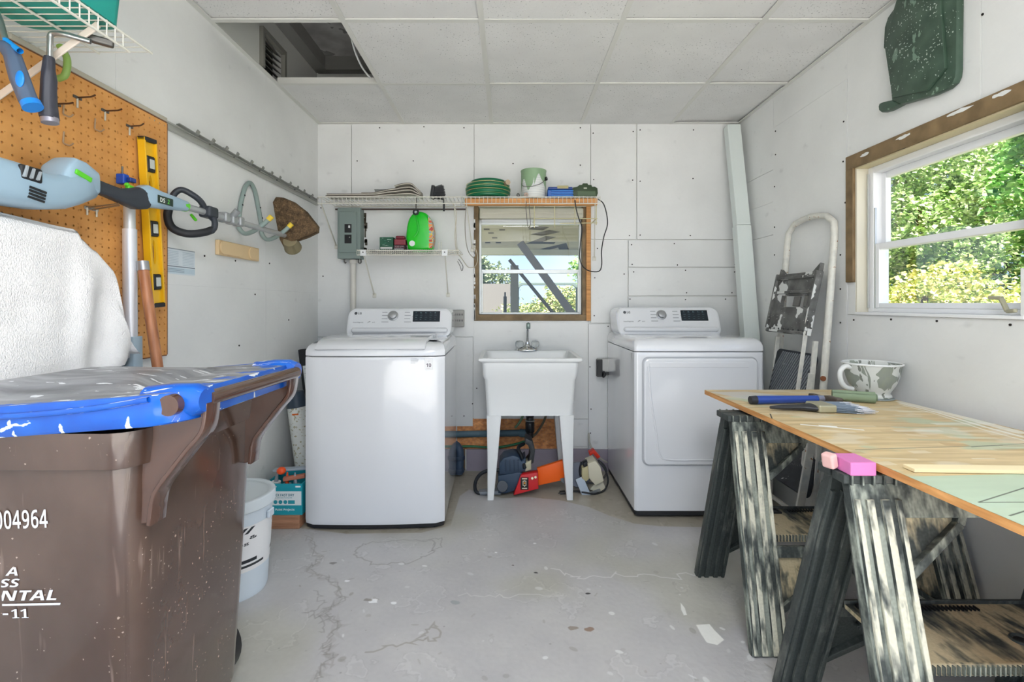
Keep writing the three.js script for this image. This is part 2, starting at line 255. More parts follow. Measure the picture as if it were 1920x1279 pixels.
// fine screw heads, far under ten pixels each, joined per wall
const screwAt = (p, n) => { const a = A3(p), b = a.clone().addScaledVector(A3(n), 0.0025); return rod(a, b, 0.0042, 0.0042, 7); };
{ // back wall
  const w = structure('wall_back', [0, 0, ZB], 'white panelled back wall with visible sheet seams and screws');
  const hx0 = -0.238, hx1 = 0.55, hy0 = 1.012, hy1 = 1.79, z0 = ZB - 0.11, z1 = ZB - 0.012;
  part('core', [span(XL - 0.1, hx0, 0, YROOF, z0, z1), span(hx1, XR + 0.1, 0, YROOF, z0, z1), span(hx0, hx1, 0, hy0, z0, z1), span(hx0, hx1, hy1, YROOF, z0, z1)], M.trimWhite, w);
  const sheetP = (px0, px1, py0, py1, mat = M.wall, k = 0) => part('wall_panel', span(bk(px0) + 0.0018, bk(px1) - 0.0018, bky(py1) + 0.0018, bky(py0) - 0.0018, ZB - 0.0118, ZB + k, 0.0012), mat, w);
  const B0 = 882;
  sheetP(590, 659, 220, 632, M.wall, -0.002); sheetP(659, 889, 220, 632); sheetP(889, 1107.5, 220, 387); sheetP(590, 887, 632, 800, M.wall, -0.001);
  sheetP(1107.5, 1193.5, 220, 449, M.wallSheen); sheetP(1107.5, 1177, 449, 606, M.wallSheen); sheetP(1194, 1390, 220, 449, M.wall, 0.001);
  sheetP(1178, 1390, 450, 501, M.wallSheen, 0.001); sheetP(1178, 1390, 501.5, 554.5, M.wallSheen, 0.002); sheetP(1178, 1390, 556, 700, M.wall);
  sheetP(887.5, 1103, 600, 786, M.wall, -0.001); sheetP(1103, 1178, 607, 846, M.wall, 0.002); sheetP(1178, 1390, 700, 846); sheetP(590, 857, 800, 846); sheetP(1060, 1103, 786, 838, M.wall, -0.004);
  part('bare_sheathing', span(bk(857), bk(1062), bky(843), bky(785), ZB - 0.0118, ZB - 0.006), M.osb, w, 'bare orange sheathing under the sink');
  part('water_line', [rod([bk(830), bky(814), ZB + 0.012], [bk(985), bky(811), ZB + 0.012], 0.022, 0.022, 16), rod([bk(975), bky(811), ZB + 0.012], [bk(990), bky(811), ZB + 0.03], 0.028, 0.028, 16)], std(0x55707c, 0.55), w, 'blue grey pipe along bare sheathing');
  part('green_hose_line', tube([[bk(840), bky(838), ZB + 0.01], [bk(880), bky(836), ZB + 0.012], [bk(930), bky(838), ZB + 0.012], [bk(965), bky(832), ZB + 0.016], [bk(985), bky(826), ZB + 0.02]], 0.008), std(0x2f7a52, 0.5), w);
  part('curb', span(bk(875), bk(1390), 0, bky(842), ZB - 0.0118, ZB + 0.012, 0.002), std(0x9d95a0, 0.85, { bumpMap: fineBump, bumpScale: 0.003 }), w, 'mauve grey concrete curb');
  part('curb', span(XL, bk(872), 0, bky(842), ZB - 0.0118, ZB + 0.004), std(0x7a6a58, 0.9), w);
  const sc = [[670, 302], [712, 240], [795, 238], [870, 240], [775, 302], [962, 307], [1088, 310], [1088, 240], [1112, 250], [1113, 337], [1187, 247], [1186, 338], [1200, 244], [1300, 244], [1200, 340], [1299, 335], [1200, 441], [1294, 442], [1180, 442], [1184, 459], [1264, 457], [1378, 457], [1185, 496], [1270, 497], [1378, 496], [1188, 510], [1285, 507], [1377, 510], [1287, 549], [1372, 549], [1181, 561], [1285, 562], [1360, 561], [1170, 514], [1115, 521], [1114, 592], [1106, 688], [1108, 767], [1107, 812], [1120, 466], [1140, 612], [606, 518], [870, 780], [886, 757], [894, 728], [602, 390]];
  part('screw_heads', sc.map(([a, b]) => screwAt([bk(a), bky(b), ZB + 0.002], [0, 0, 1])), M.screw, w).userData.kind = 'stuff';
  // leaning boxed chase in the far right corner
  solid('corner_board', [bar(at(1372.5, 237, 3.27), at(1391, 424, 3.16), 0.088, 0.06, [0, 0, 1], 0.004), bar(at(1390.5, 424.5, 3.155), [1.497, 0, -2.92], 0.094, 0.066, [0, 0, 1], 0.004)], std(0xe0e8e4, 0.42, { bumpMap: fineBump, bumpScale: 0.0006 }), 'pale leaning boxed-in board in far right corner', 'board');
}
{ // left wall
  const w = structure('wall_left', [XL, 0, 0], 'white left wall of painted sheets');
  const vz0 = -2.84, vz1 = -2.57, vy0 = 2.37, vy1 = 2.58, x0 = XL - 0.11, x1 = XL - 0.01;
  part('core', [span(x0, x1, 0, YROOF, ZB - 0.1, vz0), span(x0, x1, 0, YROOF, vz1, ZF + 0.1), span(x0, x1, 0, vy0, vz0, vz1), span(x0, x1, vy1, YROOF, vz0, vz1)], M.trimWhite, w);
  for (const [a, b, y0, y1] of [[ZB, -2.62, 1.2, YC + 0.01], [-2.62, -1.62, 1.2, YC + 0.01], [-1.62, -0.4, 1.2, YC + 0.01], [-0.4, ZF, 1.2, YC + 0.01], [ZB, -2.62, 0, 1.2], [-2.62, -1.62, 0, 1.2], [-1.62, -0.4, 0, 1.2], [-0.4, ZF, 0, 1.2]]) part('wall_panel', span(XL - 0.0095, XL, y0 + (y0 ? 0.0004 : 0), y1, a + 0.0006, b - 0.0006), M.wall, w);
  part('screw_heads', [[383, 480], [441, 489], [448, 648], [310, 575], [478, 552], [541, 600], [505, 494]].map(([a, b]) => { const z = rz(a, -XL * -1); return screwAt([XL, sy(b, z), z], [1, 0, 0]); }), M.screw, w).userData.kind = 'stuff';
  const v = thing('gable_vent', 'small louvred vent high inside the open ceiling bay', 'vent', [XL, vy0, (vz0 + vz1) / 2]);
  part('frame', [span(XL - 0.012, XL + 0.012, vy0, vy1, vz0, vz0 + 0.02), span(XL - 0.012, XL + 0.012, vy0, vy1, vz1 - 0.02, vz1), span(XL - 0.012, XL + 0.012, vy1 - 0.025, vy1, vz0 + 0.02, vz1 - 0.02)], std(0x8d8c84, 0.7), v);
  for (let k = 0; k < 6; k++) part('louvre', bar([XL - 0.03, vy0 + 0.02 + k * 0.032, vz0 + 0.02], [XL - 0.03, vy0 + 0.02 + k * 0.032, vz1 - 0.02], 0.04, 0.004, [0.5, 0.8, 0]), std(0x6f6f68, 0.7), v);
  part('screen', span(XL - 0.075, XL - 0.07, vy0, vy1, vz0, vz1), std(0x23231f, 0.95), v);
}
const W1 = { z0: -2.22, z1: -1.47, y0: 1.078, y1: 1.745, xg: 1.64 };
{ // right wall
  const w = structure('wall_right', [XR, 0, 0], 'pale right wall of painted sheets around a window');
  const x0 = XR + 0.01, x1 = XR + 0.13;
  part('core', [span(x0, x1, 0, YROOF, ZB - 0.1, W1.z0), span(x0, x1, 0, YROOF, W1.z1, ZF + 0.1), span(x0, x1, 0, W1.y0, W1.z0, W1.z1), span(x0, x1, W1.y1, YROOF, W1.z0, W1.z1)], M.trimWhite, w);
  const P = (za, zb, ya, yb, k = 0) => part('wall_panel', span(XR - k, XR + 0.0098, ya + 0.001, yb - 0.001, za + 0.001, zb - 0.001), M.wall, w);
  const S1 = -2.905, S2 = -2.268;
  P(ZB, S1, 1.92, YC + 0.01); P(ZB, S1, 1.73, 1.92, -0.001); P(ZB, S1, 1.535, 1.73, 0.001); P(ZB, S1, 1.126, 1.535); P(ZB, S1, 0, 1.126, -0.001);
  P(S1, S2, 2.165, YC + 0.01); P(S1, S2, 0, 2.165, 0.002); P(S2, -1.625, W1.y1 + 0.055, YC + 0.01, 0.001); P(-1.625, ZF, W1.y1 + 0.055, YC + 0.01, 0); P(S2, -1.44, 0, W1.y0, 0.001); P(-1.44, ZF, 0, W1.y1 + 0.055, 0);
  P(S2, W1.z0 + 0.005, W1.y0, 1.225, 0.001);
  part('screw_heads', [[1453, 426], [1453, 478], [1453, 540], [1453, 350], [1455, 246], [1455, 290], [1577, 478], [1577, 542], [1577, 605], [1602, 600], [1672, 599], [1758, 602], [1896, 609], [1583, 228], [1582, 303], [1586, 380], [1844, 27]].map(([a, b]) => { const z = rz(a); return screwAt([XR - 0.002, sy(b, z), z], [-1, 0, 0]); }), M.screw, w).userData.kind = 'stuff';
}
{ // wall behind the camera with the open roll-up doorway that lets the daylight in
  const w = structure('wall_front', [0, 0, ZF], 'white wall with the open doorway behind the viewer');
  part('core', [span(XL - 0.1, -1.1, 0, YROOF, ZF, ZF + 0.1), span(1.4, XR + 0.1, 0, YROOF, ZF, ZF + 0.1), span(-1.1, 1.4, 2.15, YROOF, ZF, ZF + 0.1)], M.wall, w);
  const g = structure('ground', [0, -0.1, 0], 'outdoor ground around the shed');
  part('grass', span(-40, 40, -0.3, -0.1, -45, ZF + 0.2), std(0xffffff, 0.95, { map: dtex(256, 1.5, (x, y) => { const k = tile(x, y, (a, b) => fbm(a * 12, b * 12, 3, 4)); return [122 + 90 * k, 128 + 90 * k, 84 + 60 * k]; }) }), g);
  part('driveway', span(-40, 40, -0.3, -0.08, ZF + 0.1, 40), std(0xffffff, 0.9, { map: dtex(256, 2, (x, y) => { const k = tile(x, y, (a, b) => fbm(a * 8, b * 8, 3, 5)); return [205 + 50 * k, 203 + 50 * k, 196 + 50 * k]; }) }), g);
}

// ------------------------------------------------------------------ washer, dryer, sink
M.enamel = phy(0xe9ebee, 0.22, { clearcoat: 1, clearcoatRoughness: 0.05 });
M.chrome = std(0xd8dadc, 0.12, { metalness: 1 });
M.greyKnob = std(0xa9abad, 0.32, { metalness: 0.6 });
const decal = (tex, o = {}) => std(0xffffff, 0.5, { map: tex, transparent: true, polygonOffset: true, polygonOffsetFactor: -1, ...o });
const quad = (w, h, x = 0, y = 0, z = 0) => { const g = new THREE.PlaneGeometry(w, h); g.translate(x, y, z); g.userData.ownUV = true; return g; };
const consolePrint = print(1024, 220, (g, W, H) => {
  g.clearRect(0, 0, W, H); g.fillStyle = '#55585c'; g.font = 'bold 30px sans-serif'; g.beginPath(); g.arc(62, 50, 15, 0, 7); g.fill(); g.fillText('LG', 84, 61);
  g.font = '15px sans-serif'; g.fillStyle = '#8b8f94'; g.fillText('SmartDiagnosis', 42, 150); g.fillText('wi-fi', 235, 150); g.beginPath(); g.moveTo(185, 152); g.lineTo(205, 134); g.lineTo(222, 136); g.closePath(); g.fill();
  for (let i = 0; i < 4; i++) for (const x of [330, 560]) { g.fillStyle = '#9a9ea3'; g.fillRect(x, 36 + i * 34, [52, 62, 58, 70][i], 6); }
  g.fillStyle = '#9a9ea3'; g.fillRect(640, 80, 22, 7); g.fillRect(645, 104, 16, 5);
});
const displayPrint = print(512, 200, (g, W, H) => {
  g.fillStyle = '#16222c'; g.fillRect(0, 0, W, H); g.fillStyle = '#5f7d84'; reseed(44);
  for (let r = 0; r < 4; r++) for (let c = 0; c < 5; c++) { const x = 40 + c * 92, y = 30 + r * 42; g.globalAlpha = rr(0.4, 1); g.fillRect(x, y, rr(28, 54), 8); if (r === 0) { g.beginPath(); g.moveTo(x, y - 2); g.lineTo(x + 14, y - 20); g.lineTo(x + 28, y - 2); g.fill(); } }
  g.globalAlpha = 1;
});
function consoleOn(t, x0, x1, yb, yt, zf, zb) { // slanted control console with knob and display, in the machine's own axes
  const k = 0.42, sh = (g) => { const p = g.attributes.position; for (let i = 0; i < p.count; i++) p.setZ(i, p.getZ(i) - k * (p.getY(i) - yb)); g.computeVertexNormals(); return g; };
  const c = mesh('control_console', sh(extr(rrect(x0, yb - 0.03, x1, yt, 0.05), zf - zb, 0.014).translate(0, 0, zb)), M.enamel, t);
  const w = x1 - x0, h = yt - yb;
  mesh('console_ledge', [move(turn(new THREE.CapsuleGeometry(0.017, w * 0.86, 4, 10), 0, 0, Math.PI / 2), (x0 + x1) / 2 + 0.006, yb + 0.012, zf - 0.004)], M.enamel, c);
  mesh('printed_legend', sh(quad(w * 0.96, h * 0.86, (x0 + x1) / 2, yb + h * 0.55, zf + 0.0008)), decal(consolePrint), c);
  mesh('display_panel', sh(extr(rrect(x0 + w * 0.625, yb + h * 0.44, x0 + w * 0.885, yb + h * 0.88, 0.003), 0.003, 0.001).translate(0, 0, zf - 0.001)), M.black, c);
  mesh('display_print', sh(quad(w * 0.255, h * 0.42, x0 + w * 0.755, yb + h * 0.66, zf + 0.0024)), std(0xffffff, 0.25, { map: displayPrint }), c);
  const kx = x0 + w * 0.435, ky = yb + h * 0.68, kz = zf - k * (ky - yb), kn = new THREE.Group(); kn.name = 'dial'; c.add(kn); kn.position.set(kx, ky, kz); kn.rotation.x = Math.PI / 2 - Math.atan(k);
  mesh('dial_ring', lathe([[0.03, 0], [0.032, 0.003], [0.03, 0.006], [0.024, 0.006]]), M.greyKnob, kn); mesh('dial_cap', lathe([[0.0235, 0], [0.0235, 0.02], [0.021, 0.025], [0.0001, 0.0255]]), M.greyKnob, kn);
  return c;
}
{ // top-loading washer
  const t = thing('washing_machine', 'white top-loading washing machine left of the sink', 'washer', [-0.682, 0, -2.81], 0.026);
  const W = 0.3475, D = 0.36, ring = (y, dx, dz, b) => { const o = []; for (let i = 0; i <= 16; i++) { const u = -1 + 2 * i / 16, r = 0.022; const cx = Math.max(0, Math.abs(u) - 0.94) / 0.06; o.push([u * (W - dx), y, D - dz + b * (1 - u * u) - r * (1 - Math.sqrt(Math.max(0, 1 - cx * cx)))]); } o.push([W - dx, y, D - 0.08], [W - dx, y, -D], [-(W - dx), y, -D], [-(W - dx), y, D - 0.08]); return o; };
  mesh('cabinet', creased(loft([ring(0.03, 0.001, 0.004, 0.016), ring(0.05, 0, 0, 0.018), ring(0.056, 0, 0, 0.018), ring(0.06, 0, 0, 0.018), ring(0.45, 0, 0, 0.018), ring(0.845, 0, 0, 0.018), ring(0.85, 0, 0, 0.018), ring(0.855, 0, 0, 0.018), ring(0.862, 0, 0.003, 0.018)]), 0.7), M.enamel, t);
  mesh('base_plinth', [loft([ring(0.008, 0.006, 0.012, 0.014), ring(0.03, 0.002, 0.006, 0.016)])], M.blackSoft, t);
  for (const [x, z] of [[-0.29, 0.29], [0.29, 0.29], [-0.29, -0.3], [0.29, -0.3]]) mesh('levelling_foot', lathe([[0.02, 0], [0.022, 0.004], [0.018, 0.01], [0.0001, 0.01]], x, 0, z), M.black, t);
  mesh('top_frame', creased(loft([ring(0.866, 0.001, 0.004, 0.018), ring(0.87, 0, 0, 0.018), ring(0.893, 0, 0.002, 0.018), ring(0.913, 0.006, 0.02, 0.016), ring(0.926, 0.016, 0.048, 0.01), ring(0.932, 0.03, 0.09, 0.006), ring(0.934, 0.05, 0.14, 0)]), 0.7), M.enamel, t);
  // lid: side profile swept across the machine, with a rolled front lip
  const prof = shape([[-0.13, 0.93], [-0.13, 0.947], [0.1, 0.951], [0.24, 0.945], [0.3, 0.933], [0.335, 0.915], [0.349, 0.898], [0.345, 0.893], [0.325, 0.9], [0.28, 0.913], [0.2, 0.922], [0, 0.926]]);
  const lid = creased(turn(extr(prof, 0.545, 0.006), 0, -Math.PI / 2, 0).translate(0.255, 0.006, 0.03), 0.5);
  const lp = mesh('lid', lid, M.enamel, t); mesh('lid_hinge_rail', span(-0.27, 0.24, 0.94, 0.95, -0.15, -0.128, 0.004), M.enamel, lp);
  consoleOn(t, -0.292, 0.338, 0.955, 1.1, -0.13, -0.345);
  const zf = (x) => D + 0.018 * (1 - (x / W) ** 2) + 0.001;
  mesh('energy_sticker', quad(0.04, 0.058, 0.272, 0.826, zf(0.272) + 0.0008), std(0xffffff, 0.5, { map: print(160, 230, (g) => { g.fillStyle = '#fbfbfb'; g.fillRect(0, 0, 160, 230); g.fillStyle = '#6d5f6a'; g.font = 'bold 96px sans-serif'; g.fillText('10', 22, 170); g.font = '15px sans-serif'; g.fillStyle = '#b9a8a8'; g.fillText('YEAR', 56, 60); g.fillText('WARRANTY', 34, 205); }) }), t);
  mesh('feature_print', quad(0.05, 0.04, 0.205, 0.842, zf(0.205) + 0.0008), decal(print(200, 160, (g) => { g.clearRect(0, 0, 200, 160); g.fillStyle = '#b5b7ba'; for (let i = 0; i < 5; i++) g.fillRect(10, 20 + i * 24, [120, 160, 150, 140, 90][i], 6); })), t);
  mesh('rating_plate', box(0.001, 0.03, 0.012, W + 0.0005, 0.84, D - 0.05), M.greyKnob, t);
  const h = thing('washer_drain_hose', 'dark blue grey ribbed elbow pipe beside the washer foot', 'hose', [bk(862), 0, -3.2]);
  part('elbow', tube([[bk(838), 0.2, -3.255], [bk(852), 0.205, -3.245], [bk(864), 0.18, -3.21], [bk(866), 0.12, -3.205], [bk(864), 0.02, -3.2]], 0.026, false, 40, 14), std(0x34465c, 0.5), h);
  for (const [x, y] of [[865.5, 0.11], [864.5, 0.03]]) part('collar', lathe([[0.03, 0], [0.034, 0.004], [0.034, 0.022], [0.03, 0.026]], bk(x), y, -3.204), std(0x2c3c50, 0.5), h);
}
{ // dryer
  const t = thing('clothes_dryer', 'white front-loading clothes dryer behind the plywood worktop', 'dryer', [0.9985, 0, -2.94]);
  const W = 0.3405, D = 0.36, rg = (y, i, f = i) => ringRR(-W + i, W - i, -D, D - f, 0.018, y);
  mesh('cabinet', creased(loft([rg(0.04, 0), rg(0.05, 0), rg(0.5, 0), rg(0.855, 0), rg(0.86, 0), rg(0.865, 0), rg(0.872, 0, 0.003)]), 0.7), M.enamel, t);
  mesh('base_plinth', loft([rg(0.012, 0.006, 0.01), rg(0.04, 0.004, 0.006)]), M.blackSoft, t);
  for (const [x, z] of [[-0.28, 0.28], [0.28, 0.28], [-0.28, -0.3], [0.28, -0.3]]) mesh('levelling_foot', lathe([[0.02, 0], [0.022, 0.006], [0.018, 0.013], [0.0001, 0.013]], x, 0, z), M.black, t);
  mesh('top_panel', creased(loft([rg(0.876, 0, 0.002), rg(0.88, -0.001, -0.002), rg(0.905, -0.001, 0), rg(0.925, 0.004, 0.014), rg(0.938, 0.014, 0.034), rg(0.943, 0.03, 0.06)]), 0.7), M.enamel, t);
  consoleOn(t, -0.325, 0.318, 0.955, 1.105, -0.1, -0.33);
  const ds = rrect(-0.296, 0.286, 0.296, 0.842, 0.03);
  const d = mesh('door', extr(ds, 0.024, 0.008).translate(0, 0, D - 0.002), M.enamel, t);
  mesh('door_seam', extr((() => { const s = rrect(-0.303, 0.279, 0.303, 0.849, 0.034); s.holes.push(rrect(-0.296, 0.286, 0.296, 0.842, 0.03)); return s; })(), 0.003).translate(0, 0, D - 0.002), std(0xb6b9bd, 0.5), d);
  // raised rounded rim that crosses the door and the finger grip along its top
  const pt = []; for (const [x, y] of [[-0.275, 0.8], [-0.26, 0.62], [-0.235, 0.46], [-0.222, 0.36], [-0.205, 0.325], [-0.16, 0.315], [0, 0.314], [0.16, 0.315], [0.215, 0.33], [0.235, 0.4]]) pt.push([x, y, D + 0.021]);
  mesh('door_rim', tube(pt, 0.0055, false, 60), M.enamel, d);
  mesh('door_grip', extr(rrect(-0.27, 0.795, 0.25, 0.822, 0.008), 0.006, 0.002).translate(0, 0, D + 0.018), M.enamel, d);
  mesh('rating_label', box(0.001, 0.035, 0.03, -W - 0.0006, 0.845, D - 0.06), M.greyKnob, t);
}
{ // laundry tub
  const cx = 0.12, cz = -3.035, t = thing('utility_sink', 'white plastic laundry sink on four legs between washer and dryer', 'sink', [cx, 0, cz]);
  const R = (hx, hz, y, r = 0.03) => ringRR(-hx, hx, -hz, hz, r, y);
  mesh('tub', creased(loft([R(0.249, 0.215, 0.484), R(0.262, 0.222, 0.69), R(0.272, 0.232, 0.71), R(0.277, 0.238, 0.79), R(0.292, 0.245, 0.795, 0.02), R(0.3, 0.25, 0.803, 0.02), R(0.299, 0.25, 0.815, 0.02), R(0.295, 0.246, 0.818, 0.02), R(0.272, 0.222, 0.816), R(0.266, 0.216, 0.8), R(0.225, 0.185, 0.53, 0.05)], true), 0.8), M.whitePlastic, t);
  mesh('mould_line', [box(0.0016, 0.3, 0.0015, 0.105, 0.64, 0.2235)], M.whitePlastic, t);
  for (const [sx, sz] of [[-1, 1], [1, 1], [-1, -1], [1, -1]]) {
    const leg = []; for (const [y, w, o] of [[0, 0.018, 0.018], [0.02, 0.019, 0.017], [0.25, 0.03, 0.006], [0.486, 0.042, -0.002]]) { const x = sx * (0.21 + o), z = sz * (0.192 + o * 0.5); leg.push(ringRR(x - w, x + w, z - w * 0.8, z + w * 0.8, 0.006, y, 2)); }
    mesh('leg', creased(loft(leg), 0.6), M.whitePlastic, t);
  }
  mesh('drain_strainer', lathe([[0.0001, 0.533], [0.04, 0.533], [0.045, 0.536]], 0, 0, 0), M.chrome, t);
  const f = mesh('faucet', [lathe([[0.062, 0.818], [0.06, 0.828], [0.03, 0.843], [0.014, 0.852], [0.012, 0.87], [0.0001, 0.87]], 0, 0, -0.23, 24).scale(1.15, 1, 0.55).translate(0, 0, -0.1035)], M.chrome, t);
  mesh('spout', [tube([[0.0, 0.862, -0.23], [0.0, 0.9, -0.225], [0.0, 0.95, -0.2], [0, 0.99, -0.13], [0, 1.0, -0.08]], 0.0085, false, 40, 12), lathe([[0.013, 0], [0.013, 0.012], [0.01, 0.016]], 0, 0.86, -0.23)], M.chrome, f);
  mesh('aerator', [lathe([[0.0001, -0.02], [0.0125, -0.02], [0.0135, 0.0], [0.0125, 0.016], [0.0001, 0.018]], 0, 0.988, -0.075)], std(0x8fa09a, 0.35, { metalness: 0.5 }), f);
  for (const s of [-1, 1]) { mesh('tap_knob', [lathe([[0.018, 0], [0.026, 0.01], [0.027, 0.03], [0.02, 0.042], [0.0001, 0.045]], s * 0.052, 0.84, -0.225, 8)], phy(0xe8ecec, 0.08, { transmission: 0.7, thickness: 0.02 }), f); mesh('tap_stem', rod([s * 0.052, 0.82, -0.225], [s * 0.052, 0.846, -0.225], 0.012), M.chrome, f); }
  const dr = thing('drain_pipe', 'glossy black drain pipe below the laundry sink', 'pipe', [bk(992), 0.13, -3.2]);
  part('pipe', [rod([bk(992), 0.26, -3.19], [bk(992), 0.481, -3.19], 0.024, 0.024, 18)], M.black, dr);
  for (const [y, hh] of [[0.395, 0.05], [0.295, 0.065]]) part('coupling', lathe([[0.025, 0], [0.0295, 0.004], [0.0295, hh - 0.005], [0.025, hh]], bk(992), y, -3.19), phy(0x15171a, 0.25), dr);
  for (const y of [0.365, 0.43]) part('clamp', lathe([[0.024, 0], [0.0305, 0.001], [0.0305, 0.007], [0.024, 0.008]], bk(992), y, -3.19), M.steel, dr);
  solid('supply_hose', tube([[bk(1026), 0.478, -3.26], [bk(1025), 0.42, -3.27], [bk(1019), 0.35, -3.27], [bk(1005), 0.27, -3.26], [bk(996), 0.245, -3.25]], 0.008, false, 40), std(0x5b5442, 0.5), 'brown flexible supply hose curving under the sink', 'hose');
  solid('supply_hose', tube([[bk(985), 0.478, -3.26], [bk(982), 0.4, -3.27], [bk(974), 0.34, -3.27], [bk(966), 0.3, -3.28]], 0.008, false, 40), std(0x6f8f6a, 0.5), 'green flexible supply hose left of the sink drain', 'hose');
}
{ // power outlets
  const o = thing('dryer_outlet', 'black dryer plug in a silver outlet box beside dryer', 'outlet', [bk(1130), bky(690), ZB + 0.004]);
  part('box', span(bk(1119), bk(1141), bky(703), bky(671), ZB + 0.003, ZB + 0.055, 0.003), std(0xb9b9b6, 0.4, { metalness: 0.3 }), o);
  part('receptacle', span(bk(1116), bk(1126), bky(704), bky(672), ZB + 0.03, ZB + 0.075, 0.004), M.black, o);
  part('plug', [span(bk(1127), bk(1138), bky(700), bky(695), ZB + 0.055, ZB + 0.085, 0.004), tube([at(1131, 697, 3.25), at(1134, 702, 3.24), at(1132, 706, 3.24), at(1130, 704, 3.27)], 0.009)], M.black, o);
  const p = thing('outlet_adapter', 'grey six-outlet wall adapter beside the washer console', 'outlet', [bk(860), bky(613), ZB + 0.002]);
  part('body', span(bk(849), bk(871), bky(613), bky(581), ZB + 0.001, ZB + 0.035, 0.006), std(0xa5a49f, 0.5), p);
  for (let r = 0; r < 2; r++) for (let c = 0; c < 3; c++) part('socket_slots', [span(bk(852.5 + c * 6.2), bk(853.5 + c * 6.2), bky(591.5 + r * 11), bky(588 + r * 11), ZB + 0.034, ZB + 0.0356), span(bk(855.5 + c * 6.2), bk(856.5 + c * 6.2), bky(591.5 + r * 11), bky(588 + r * 11), ZB + 0.034, ZB + 0.0356)], M.blackSoft, p);
  solid('grey_cable', tube([at(1104, 812, 3.27), at(1106, 832, 3.24), at(1113, 846, 3.22), at(1122, 856, 3.21), at(1132, 864, 3.23), at(1138, 867, 3.26)], 0.006, false, 40), std(0xb8b4a8, 0.5), 'pale grey cord drooping behind the orange saw', 'cord');
}

// ------------------------------------------------------------------ windows and what lies outside
{ // right window
  const w = structure('window_1', [1.62, W1.y0, -1.85], 'white sliding window with brown trim in the right wall');
  const { z0, z1, y0, y1, xg } = W1, top = y1 + 0.055;
  part('trim_board', [span(XR - 0.012, XR + 0.0095, y1 - 0.006, top, z0 - 0.045, z1 + 0.045, 0.002)], M.brownTrim, w);
  part('trim_board', [span(XR - 0.012, XR + 0.0095, 1.225, y1 - 0.006, z0 - 0.045, z0 + 0.002, 0.002)], M.brownTrim, w);
  part('trim_board', [span(XR - 0.012, XR + 0.0095, 1.225, y1 - 0.006, z1 - 0.002, z1 + 0.05, 0.002)], M.brownTrim, w);
  reseed(61); part('torn_paint', [[-1.93, 1.783, 0.07], [-1.69, 1.789, 0.09], [-2.14, 1.776, 0.05], [-1.55, 1.787, 0.06]].map(([z, y, l]) => { const o = []; for (let i = 0; i < 14; i++) { const q = i / 14 * 6.283; o.push([Math.cos(q) * l * rr(0.35, 0.62), Math.sin(q) * rr(0.004, 0.009)]); } return turn(extr(shape(o), 0.001), 0, -Math.PI / 2, 0).translate(XR - 0.0122, y, z); }), M.wall, w).userData.kind = 'stuff';
  part('jamb', [span(XR + 0.0, xg + 0.05, y0, y1 - 0.012, z0, z0 + 0.012), span(XR, xg + 0.05, y0, y1 - 0.012, z1 - 0.012, z1)], std(0xd8d2bf, 0.5), w);
  part('head_jamb', span(XR, xg + 0.05, y1 - 0.012, y1, z0, z1), std(0xd6c9a4, 0.6), w);
  part('sill', [span(XR - 0.01, xg + 0.05, y0, y0 + 0.012, z0 + 0.012, z1 - 0.012, 0.002)], M.vinyl, w);
  const f = (a, b, c, d, x0, x1, m = M.vinyl) => span(x0, x1, c, d, a, b, 0.003);
  part('frame', [f(z0 + 0.012, z0 + 0.045, y0 + 0.012, y1 - 0.012, xg - 0.03, xg + 0.04), f(z1 - 0.03, z1 - 0.012, y0 + 0.012, y1 - 0.012, xg - 0.03, xg + 0.04), f(z0 + 0.045, z1 - 0.03, y1 - 0.04, y1 - 0.012, xg - 0.03, xg + 0.04), f(z0 + 0.045, z1 - 0.03, y0 + 0.012, y0 + 0.03, xg - 0.03, xg + 0.04)], M.vinyl, w);
  const sash = (n, ya, yb, x) => { const s = part(n, [f(z0 + 0.045, z0 + 0.07, ya, yb, x - 0.012, x + 0.012), f(z1 - 0.05, z1 - 0.03, ya, yb, x - 0.012, x + 0.012), f(z0 + 0.07, z1 - 0.05, yb - 0.028, yb, x - 0.012, x + 0.012), f(z0 + 0.07, z1 - 0.05, ya, ya + 0.022, x - 0.012, x + 0.012)], M.vinyl, w); const g = part('pane', span(x - 0.002, x + 0.002, ya + 0.02, yb - 0.026, z0 + 0.068, z1 - 0.048), glass, w); return s; };
  sash('lower_sash', y0 + 0.03, 1.392, xg - 0.012); sash('upper_sash', 1.366, y1 - 0.04, xg + 0.018);
  part('track', [span(xg - 0.028, xg - 0.02, y0 + 0.03, 1.55, z0 + 0.047, z0 + 0.052), span(xg - 0.04, xg - 0.034, y0 + 0.03, y1 - 0.04, z0 + 0.02, z0 + 0.026)], M.alu, w);
  const h = part('crank_handle', [bar([XR - 0.01, 1.106, -1.505], [XR + 0.005, 1.102, -1.545], 0.012, 0.012, undefined, 0.004), bar([XR + 0.005, 1.102, -1.545], [XR + 0.015, 1.145, -1.575], 0.014, 0.01, undefined, 0.004), bar([XR + 0.015, 1.145, -1.57], [XR + 0.02, 1.147, -1.62], 0.012, 0.012, undefined, 0.004)], std(0xa9a58c, 0.5), w);
  part('patch_panel', span(XR - 0.004, XR + 0.009, y0, 1.235, z1 - 0.028, z1 + 0.06, 0.002), M.wall, w);
}
const W2 = { x0: -0.238, x1: 0.55, y0: 1.012, y1: 1.79, zg: -3.4 };
